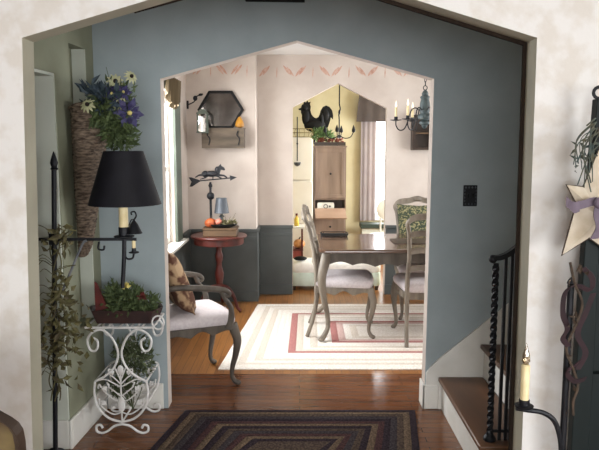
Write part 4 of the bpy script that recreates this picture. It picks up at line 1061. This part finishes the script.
# white wire plant stand
FX, FY0, FY1 = -.988, 3.46, 3.755
t = thing('plant_stand', 'white scrolled wire plant stand with tulip panels on the hall floor', 'plant stand', (FX, 3.6, 0))
def W(px, py, y): return (FX + (px - 120) * .00547, y, (434 - py) * .00575)
def wpath(l, y, n=6): return spline([W(a, c, y) for a, c in l], n)
def spiral(cx, cy, r0, turns, a0, y, sgn=1, n=26):
    return [W(cx + sgn * r0 * (1 - .75 * i / n) * cos(a0 + 2 * pi * turns * i / n), cy - r0 * (1 - .75 * i / n) * sin(a0 + 2 * pi * turns * i / n), y) for i in range(n + 1)]
for y in (FY0, FY1):
    b = MB(); R_ = .0066
    for s in (-1, 1):
        def m(l): return [(120 + s * (a - 120), c) for a, c in l]
        b.tube(wpath(m([(94, 338), (98, 341), (98, 347), (95, 351), (90, 349), (88, 340), (93, 333), (102, 330), (111, 336), (117, 347), (118, 357), (113, 368), (104, 376), (94, 381)]), y), R_, 8)
        b.tube(wpath(m([(94, 381), (93, 394), (97, 408), (107, 418), (120, 422)]), y), R_, 8)
        b.tube(wpath(m([(120, 424), (112, 426), (105, 431), (99, 433), (94, 431), (94, 426), (98, 425), (100, 428)]), y), R_, 8)
    b.tube(wpath([(94, 381), (104, 379), (113, 383), (120, 386), (127, 383), (136, 379), (146, 381)], y), R_ * .6, 8)
    fp = b.build('scroll_panel', M_wire, t)
    b = MB()
    b.tube(wpath([(120, 422), (120, 400), (120, 372)], y), .005, 6)
    for s in (-1, 1):
        def m(l): return [(120 + s * (a - 120), c) for a, c in l]
        for l in ([(120, 384), (114, 378), (109, 374), (108, 369), (113, 370)], [(120, 380), (116, 371), (114, 366)], [(120, 402), (112, 399), (104, 392), (101, 388)], [(120, 412), (112, 414), (104, 410), (99, 405)], [(120, 396), (128, 390), (133, 386)]):
            b.tube(wpath(m(l), y, 5), .004, 6)
        for (px, py, w, h) in ((105, 390, .032, .022), (104, 404, .034, .026), (112, 374, .016, .028), (113, 408, .02, .018)):
            c = Vector(W(120 + s * (px - 120), py, y)); tilt = s * {390: .5, 404: .9, 374: .15, 408: 1.2}[py]
            for da, k in ((-.55, .8), (0, 1), (.55, .8)):
                Q = Matrix.Rotation(-tilt + da if s > 0 else -tilt + da, 3, 'Y'); L_ = max(w, h) * .62 * k
                b.ell(c + Q @ Vector((0, 0, L_ * .6)), (L_ * .38, .005, L_), 10, 6, Q)
        for l in ([(101, 388), (98, 384), (97, 388)], [(108, 386), (106, 382)], [(98, 404), (97, 398)]): b.tube(wpath(m(l), y, 4), .005, 6)
    b.ell(W(120, 370, y), (.018, .006, .03), 12, 8).ell(W(120, 404, y), (.022, .007, .045), 12, 8)
    b.build('tulip_ornament', M_wire, fp)
b = MB()
zt = (434 - 328) * .00575
tx0, tx1 = FX - .185, FX + .185
b.tube([(tx0, FY0, zt), (tx1, FY0, zt)], .007, 8).tube([(tx0, FY1, zt), (tx1, FY1, zt)], .007, 8)
for k in range(7): 
    x = tx0 + (tx1 - tx0) * k / 6; b.tube([(x, FY0, zt), (x, FY1, zt)], .005, 6)
b.build('top_rack', M_wire, t)
b = MB()
for x in (tx0 - .012, tx1 + .03):
    b.tube([(x, FY0 + .03 + .0 * k, zt + .012) if False else (x + .032 * cos(a), FY0, zt + .028 + .038 * sin(a)) for a in [2 * pi * k / 20 for k in range(20)]], .005, 6, True) if x > FX else None
b.tube([(tx1, FY0, zt), (tx1 + .012, FY0, zt + .004)], .005, 6)
b.build('handle_loop', M_wire, t)
b = MB()
for px, py in ((94, 381), (146, 381), (120, 422), (97, 408), (143, 408)):
    a = W(px, py, FY0); c = W(px, py, FY1); b.tube([a, c], .005, 6)
b.build('side_bar', M_wire, t)
# trough planter on top of the stand
zp = zt + .0075
t = thing('planter', 'dark red-brown boat-shaped planter on the white wire stand', 'planter', (FX + .02, 3.6, zp))
ol = [(FX - .16, 3.50), (FX + .18, 3.50), (FX + .215, 3.60), (FX + .18, 3.70), (FX - .16, 3.70), (FX - .205, 3.60)]
b = MB(); cxx = sum(p[0] for p in ol) / 6; vs = []; fs = []
lv = [(.86, zp), (1.0, zp + .075), (.94, zp + .075), (.82, zp + .03)]
for k, z in lv: vs += [(cxx + (x - cxx) * k, 3.6 + (y - 3.6) * k, z) for x, y in ol]
for i in range(3):
    for j in range(6): fs.append((i * 6 + j, i * 6 + (j + 1) % 6, i * 6 + 6 + (j + 1) % 6, i * 6 + 6 + j))
fs += [tuple(range(6))[::-1], tuple(18 + j for j in range(6))]
b._add(vs, fs); b.build('trough', mat('dark_red_brown_wood', '#3e2420', .6, col2='#2c1a18', scale=12), t, smooth=30)
MB().prism([(FX - .145, zp + .07), (FX - .145, zp + .235), (FX - .132, zp + .225), (FX - .075, zp + .08)], 'xz', 3.525, 3.535).build('red_pennant', M_red, t, smooth=20)
b = MB()
foliage(b, (FX + .01, 3.57, zp + .12), (.125, .09, .09), 620, .025, .05, .018, .2, .25)
foliage(b, (FX + .13, 3.57, zp + .10), (.09, .06, .05), 180, .025, .05, .018, -.1, .25)
foliage(b, (FX - .05, 3.56, zp + .17), (.04, .04, .05), 60, .03, .05, .02, .4, .2)
for k in range(14): b.tube(spline([(FX + rnd(-.1, .12), 3.6, zp + .05), (FX + rnd(-.12, .15), 3.58, zp + .14), (FX + rnd(-.12, .18), 3.56, zp + rnd(.12, .21))], 3), .002, 4)
tag(b.build('ivy', M_leaf, None, (FX, 3.58, zp + .05), smooth=0), 'small-leaved dark green ivy growing in the boat-shaped planter', 'ivy', kind='stuff')
for i, (x, z, m_, lab) in enumerate(((FX + .025, zp + .205, M_yelfl, 'pale yellow blossom at the top of the planter ivy'), (FX + .115, zp + .15, M_red, 'small red blossom at the right of the planter ivy'))):
    b = MB()
    for k in range(16):
        b.leaf((x, 3.53, z), (rdir(.3) + Vector((0, -.5, 0))), .032, .022)
    tag(b.build('blossom', m_, None, (x, 3.53, z), smooth=0), lab, 'flower')
# trailing plant inside the stand
b = MB()
foliage(b, (FX + .04, 3.60, .40), (.13, .09, .12), 330, .03, .055, .02, 0, .2)
foliage(b, (FX - .03, 3.62, .22), (.08, .07, .08), 120, .03, .05, .02, 0, .2)
for k in range(16): b.tube(spline([(FX + .02, 3.62, .075), (FX + rnd(-.08, .1), 3.6, .25), (FX + rnd(-.1, .16), 3.58, rnd(.3, .5))], 4), .002, 4)
tag(b.build('ivy', mat('grey_green_leaf', '#5a6444', .75, col2='#434a30', scale=25), None, (FX, 3.6, .1), smooth=0), 'trailing grey-green plant inside the white wire stand', 'ivy', kind='stuff')

# ------------------------------------------------------------------ near right: candle post, sled, star, ribbons
QX, QY = .902, 2.12
t = thing('candle_stand', 'black iron post with one curved arm holding an ivory candle, right foreground', 'candle stand', (QX, QY, 0))
MB().tube([(QX, QY, .02), (QX, QY, 1.14)], .011, 10).lathe([(.010, 1.14), (.014, 1.145), (.010, 1.155), (.002, 1.165)], (QX, QY, 0), 10).build('post', M_iron, t)
for k in range(3):
    a = radians(210 + 120 * k) if k < 2 else radians(270)
    a = radians((180, 270, 0)[k])
    MB().tube(spline([(QX, QY, .09), (QX + .07 * cos(a), QY + .07 * sin(a), .075), (QX + .13 * cos(a), QY + .13 * sin(a), .012)], 5), .010, 8).build('foot', M_iron, t)
MB().tube(spline([(QX, QY, .50), (.893, QY, .60), (.87, QY, .665), (.83, QY, .695), (.775, QY, .705), (.738, QY, .712)], 6), .009, 8).build('arm', M_iron, t)
KX = .764
MB().lathe([(.008, .708), (.03, .716), (.032, .722), (.018, .725), (.018, .742), (.014, .743)], (KX, QY, 0), 16).build('drip_pan', M_iron, t)
MB().lathe([(.0145, .743), (.0145, .862), (.010, .866)], (KX, QY, 0), 14).build('candle', M_candle, t)
MB().lathe([(.007, .866), (.014, .878), (.012, .90), (.006, .92), (.001, .94)], (KX, QY, 0), 12).build('flame_bulb', glass_mat('bulb_glass', '#e8dcc8', .35), t)
# sled
t = thing('sled', 'tall dark green wooden sled standing upright against the right wall', 'sled', (1.1, 2.26, 0))
for x in (1.005, 1.385):
    b = MB()
    s_ = 1 if x < 1.1 else -1
    b.prism([(x - .035, .0), (x + .03, .0), (x + .034, .9), (x + .028, 1.35), (x + .02, 1.755), (x - .006, 1.755), (x - .012, 1.55), (x - .02, 1.3), (x - .028, .8)], 'xz', 2.215, 2.255)
    rn = b.build('runner', M_teal, t, smooth=30, bevel=.003)
    MB().tube([(x + .008 + .019 * cos(a), 2.235, 1.776 + .019 * sin(a)) for a in [2 * pi * k / 16 for k in range(16)]], .006, 8, True).build('eyelet', M_iron, rn)
for k in range(3):
    x = 1.04 + k * .106; MB().box(x, x + .098, 2.2565, 2.272, .12, 1.25).build('deck_plank', M_teal, t, smooth=30, bevel=.003)
for z in (.25, .75, 1.15): MB().box(1.035, 1.355, 2.222, 2.2555, z, z + .045).build('crossbar', M_teal, t, smooth=30)
# star
SXc, SZc = 1.017, 1.363
pts = [(SXc + x, SZc + z) for x, z in ((-.115, .105), (-.078, .04), (-.118, -.139), (-.027, -.078), (.085, -.16), (.075, -.024), (.186, .068), (.06, .085), (-.01, .226), (-.057, .098))]
b = MB(); n = 10
vs = [(x, 2.20, z) for x, z in pts] + [(SXc + (x - SXc) * .96, 2.212, SZc + (z - SZc) * .96) for x, z in pts] + [(SXc, 2.165, SZc), (SXc, 2.2135, SZc)]
fs = [(k, (k + 1) % n, 20) for k in range(n)] + [(k, n + k, n + (k + 1) % n, (k + 1) % n) for k in range(n)] + [(n + k, 21, n + (k + 1) % n) for k in range(n)]
b._add(vs, fs)
t = thing('barn_star', 'large aged cream cloth star hung on the dark green sled', 'star', (SXc, 2.2, 1.2))
b.build('star', M_star, t, smooth=0)
b = MB().tube([(x, 2.199, z) for x, z in pts], .003, 5, True); b.build('edge_stitching', M_vine, t)
b = MB().tube(spline([(SXc - .01, 2.198, 1.585), (SXc - .008, 2.2, 1.62), (1.0, 2.205, 1.66)], 5), .003, 5); b.build('hanging_cord', M_vine, t)
# purple ribbon around the star
t = thing('ribbon_bow', 'dull purple ribbon bow tied across the cream star', 'ribbon', (0.992, 2.16, 1.40))
b = MB().ribbon(spline([(0.884, 2.15, 1.41), (0.912, 2.145, 1.40), (0.942, 2.15, 1.405), (0.982, 2.148, 1.415), (1.032, 2.145, 1.40), (1.10, 2.15, 1.39)], 6), .028, (0, .1, 1), .003)
b.ribbon(spline([(0.887, 2.152, 1.415), (0.907, 2.14, 1.395), (0.927, 2.145, 1.40)], 5), .036, (0, .2, 1), .003); b.build('band', M_ribp, t, smooth=60)
MB().ribbon(spline([(0.992, 2.142, 1.41), (0.987, 2.138, 1.37), (0.997, 2.14, 1.33), (0.982, 2.145, 1.29)], 6), .03, (1, .1, .1), .003).build('tail', M_ribp, t, smooth=60)
MB().ell((0.992, 2.14, 1.41), (.022, .012, .02)).build('knot', M_ribp, t)
# twigs by the sled top
b = MB()
for k in range(13):
    x0 = .985 + rnd(-.01, .02); a = Vector((x0, 2.195, 1.62 + rnd(-.05, .06))); e = Vector((.93 + rnd(-.02, .05), 2.185 + rnd(-.02, .01), 1.50 + rnd(-.06, .05)))
    b.tube(spline([a, (a + e) / 2 + Vector((rnd(-.04, 0), 0, rnd(.0, .03))), e], 5), rnd(.0015, .003), 5)
for k in range(14): b.leaf((.955 + rnd(-.03, .03), 2.19, 1.6 + rnd(-.09, .03)), rdir(-.3), rnd(.02, .035), .009)
b.tube([(0.992, 2.205, 1.69), (0.957, 2.19, 1.665)], .003, 5)
for q in (1.56, 1.60): b.tube([(.997 + .032 * cos(a), 2.235 + .035 * sin(a), q + .006 * sin(3 * a)) for a in [2 * pi * k / 20 for k in range(20)]], .004, 5, True)
tag(b.build('twig_spray', mat('blue_green_twig', '#3c4c4a', .8, col2='#54503c', scale=30), None, (0.972, 2.2, 1.55), smooth=40), 'thin blue-green twig spray tied to the sled above the star', 'twigs')
# maroon ribbon twisting down the post
t = thing('ribbon_garland', 'maroon ribbon garland looped down the black candle post', 'ribbon', (QX, QY, .8))
b = MB()
b.ribbon(spline([(.93, 2.10, 1.20), (.955, 2.085, 1.17), (.95, 2.08, 1.13), (.905, 2.085, 1.145), (.872, 2.09, 1.12), (.868, 2.09, 1.05), (.885, 2.09, 1.00), (.872, 2.09, .965), (.89, 2.085, .94)], 7), .019, (.6, -.3, .4), .004)
b.ribbon(spline([(.96, 2.08, 1.12), (.94, 2.085, 1.05), (.92, 2.09, .98), (.945, 2.08, .92), (.925, 2.085, .86)], 7), .019, (.7, -.3, .2), .004); b.build('upper_loop', M_ribm, t, smooth=60)
b = MB().ribbon(spline([(.945, 2.085, .90), (.91, 2.085, .87), (.89, 2.09, .85), (.915, 2.085, .82), (.95, 2.08, .83)], 7), .019, (.3, -.3, .9), .004); b.build('lower_loop', M_ribm, t, smooth=60)
b = MB().tube(spline([(.885, 2.095, 1.22), (.90, 2.085, 1.15), (.93, 2.09, 1.08), (.905, 2.085, 1.0), (.885, 2.09, .93), (.91, 2.085, .86), (.93, 2.09, .80), (.915, 2.085, .75), (.92, 2.09, .70)], 7), .0045, 6)
for k in range(12): b.leaf((.90 + rnd(-.02, .04), 2.085, rnd(.74, 1.22)), rdir(), rnd(.02, .04), .014)
b.build('vine', M_vine, t)

# upholstered chair at lower left
t = thing('upholstered_chair', 'dark brown framed chair with olive gold upholstered back, lower left corner', 'chair', (-.93, 1.45, 0))
def shoulder(s):
    o = [(.262, .30), (.262, .885), (.258, .915), (.248, .932), (.232, .945), (.20, .964), (.16, .988), (.09, 1.022)]
    return [(-.93 + s * a, c) for a, c in o]
outer = shoulder(1) + [(-.93, 1.03)] + shoulder(-1)[::-1]
inner = [(-.93 + (x + .93) * .965, .335 + (z - .30) * .95) for x, z in outer]
b = MB()
for i in range(len(outer) - 1): b.prism([outer[i], outer[i+1], inner[i+1], inner[i]], 'xz', 1.47, 1.51)
b.prism([outer[-1], outer[0], inner[0], inner[-1]], 'xz', 1.47, 1.51)
b.build('back_frame', M_dbrown, t, smooth=30)
MB().prism([(-.93 + (x + .93) * 1.01, z) for x, z in inner], 'xz', 1.478, 1.502).build('back_panel', M_gold, t, smooth=30)
MB().loft(rrect(-1.19, -.67, .99, 1.468, .05), [(.97, .40), (1, .41), (1, .45), (.97, .47), (.7, .485), (.3, .49)]).build('seat', M_gold, t, smooth=60)
MB().box(-1.18, -.68, 1.0, 1.468, .34, .3995).build('seat_rail', M_dbrown, t, smooth=30)
for x in (-1.175, -.725):
    MB().box(x, x + .04, 1.005, 1.045, 0, .3395).build('leg', M_dbrown, t, smooth=30)
    MB().box(x, x + .04, 1.47, 1.51, 0, .2995).build('leg', M_dbrown, t, smooth=30)

# ------------------------------------------------------------------ light
w = bpy.data.worlds.new('sky'); SC.world = w; w.use_nodes = True
bg = w.node_tree.nodes['Background']; bg.inputs['Color'].default_value = (.93, .97, 1.0, 1); bg.inputs['Strength'].default_value = 3.0
def area(name, loc, rot, sx, sy, power, col=(1, 1, 1)):
    l = bpy.data.lights.new(name, 'AREA'); l.shape = 'RECTANGLE'; l.size = sx; l.size_y = sy; l.energy = power; l.color = col
    o = bpy.data.objects.new(name, l); COL.objects.link(o); o.location = loc; o.rotation_euler = rot
    return o
DAY = (.96, .98, 1.0)
area('daylight_dining_left', (-1.40, 5.24, 1.5), (0, radians(-65), 0), 1.3, 1.2, 80, DAY)
area('added_light_dining_right', (2.85, 5.35, 1.45), (0, radians(70), 0), 1.3, 1.7, 52, DAY)  # added light behind the unseen right dining window, for the rug
area('added_light_far_right', (2.85, 8.15, 1.5), (0, radians(80), 0), 1.3, 1.5, 155, DAY)  # added light behind the unseen side window, for the refrigerator
area('daylight_far_back', (1.43, 9.7, 1.4), (radians(-80), 0, 0), .85, 1.6, 30, DAY)
area('daylight_front_room', (0, -3.3, 1.5), (radians(78), 0, 0), 3.3, 1.5, 150, (.97, .985, 1))
area('added_light_front_right', (2.85, -.5, 1.45), (0, radians(80), 0), 1.4, 2.2, 110, (.97, .985, 1))  # added light behind the unseen front window, for the hall's left side

SC.view_settings.view_transform = 'Standard'; SC.view_settings.look = 'None'
SC.view_settings.gamma = 1; SC.view_settings.exposure = .42; SC.view_settings.use_curve_mapping = False
SC.cycles.use_denoising = True
SC.cycles.max_bounces = 10; SC.cycles.diffuse_bounces = 6
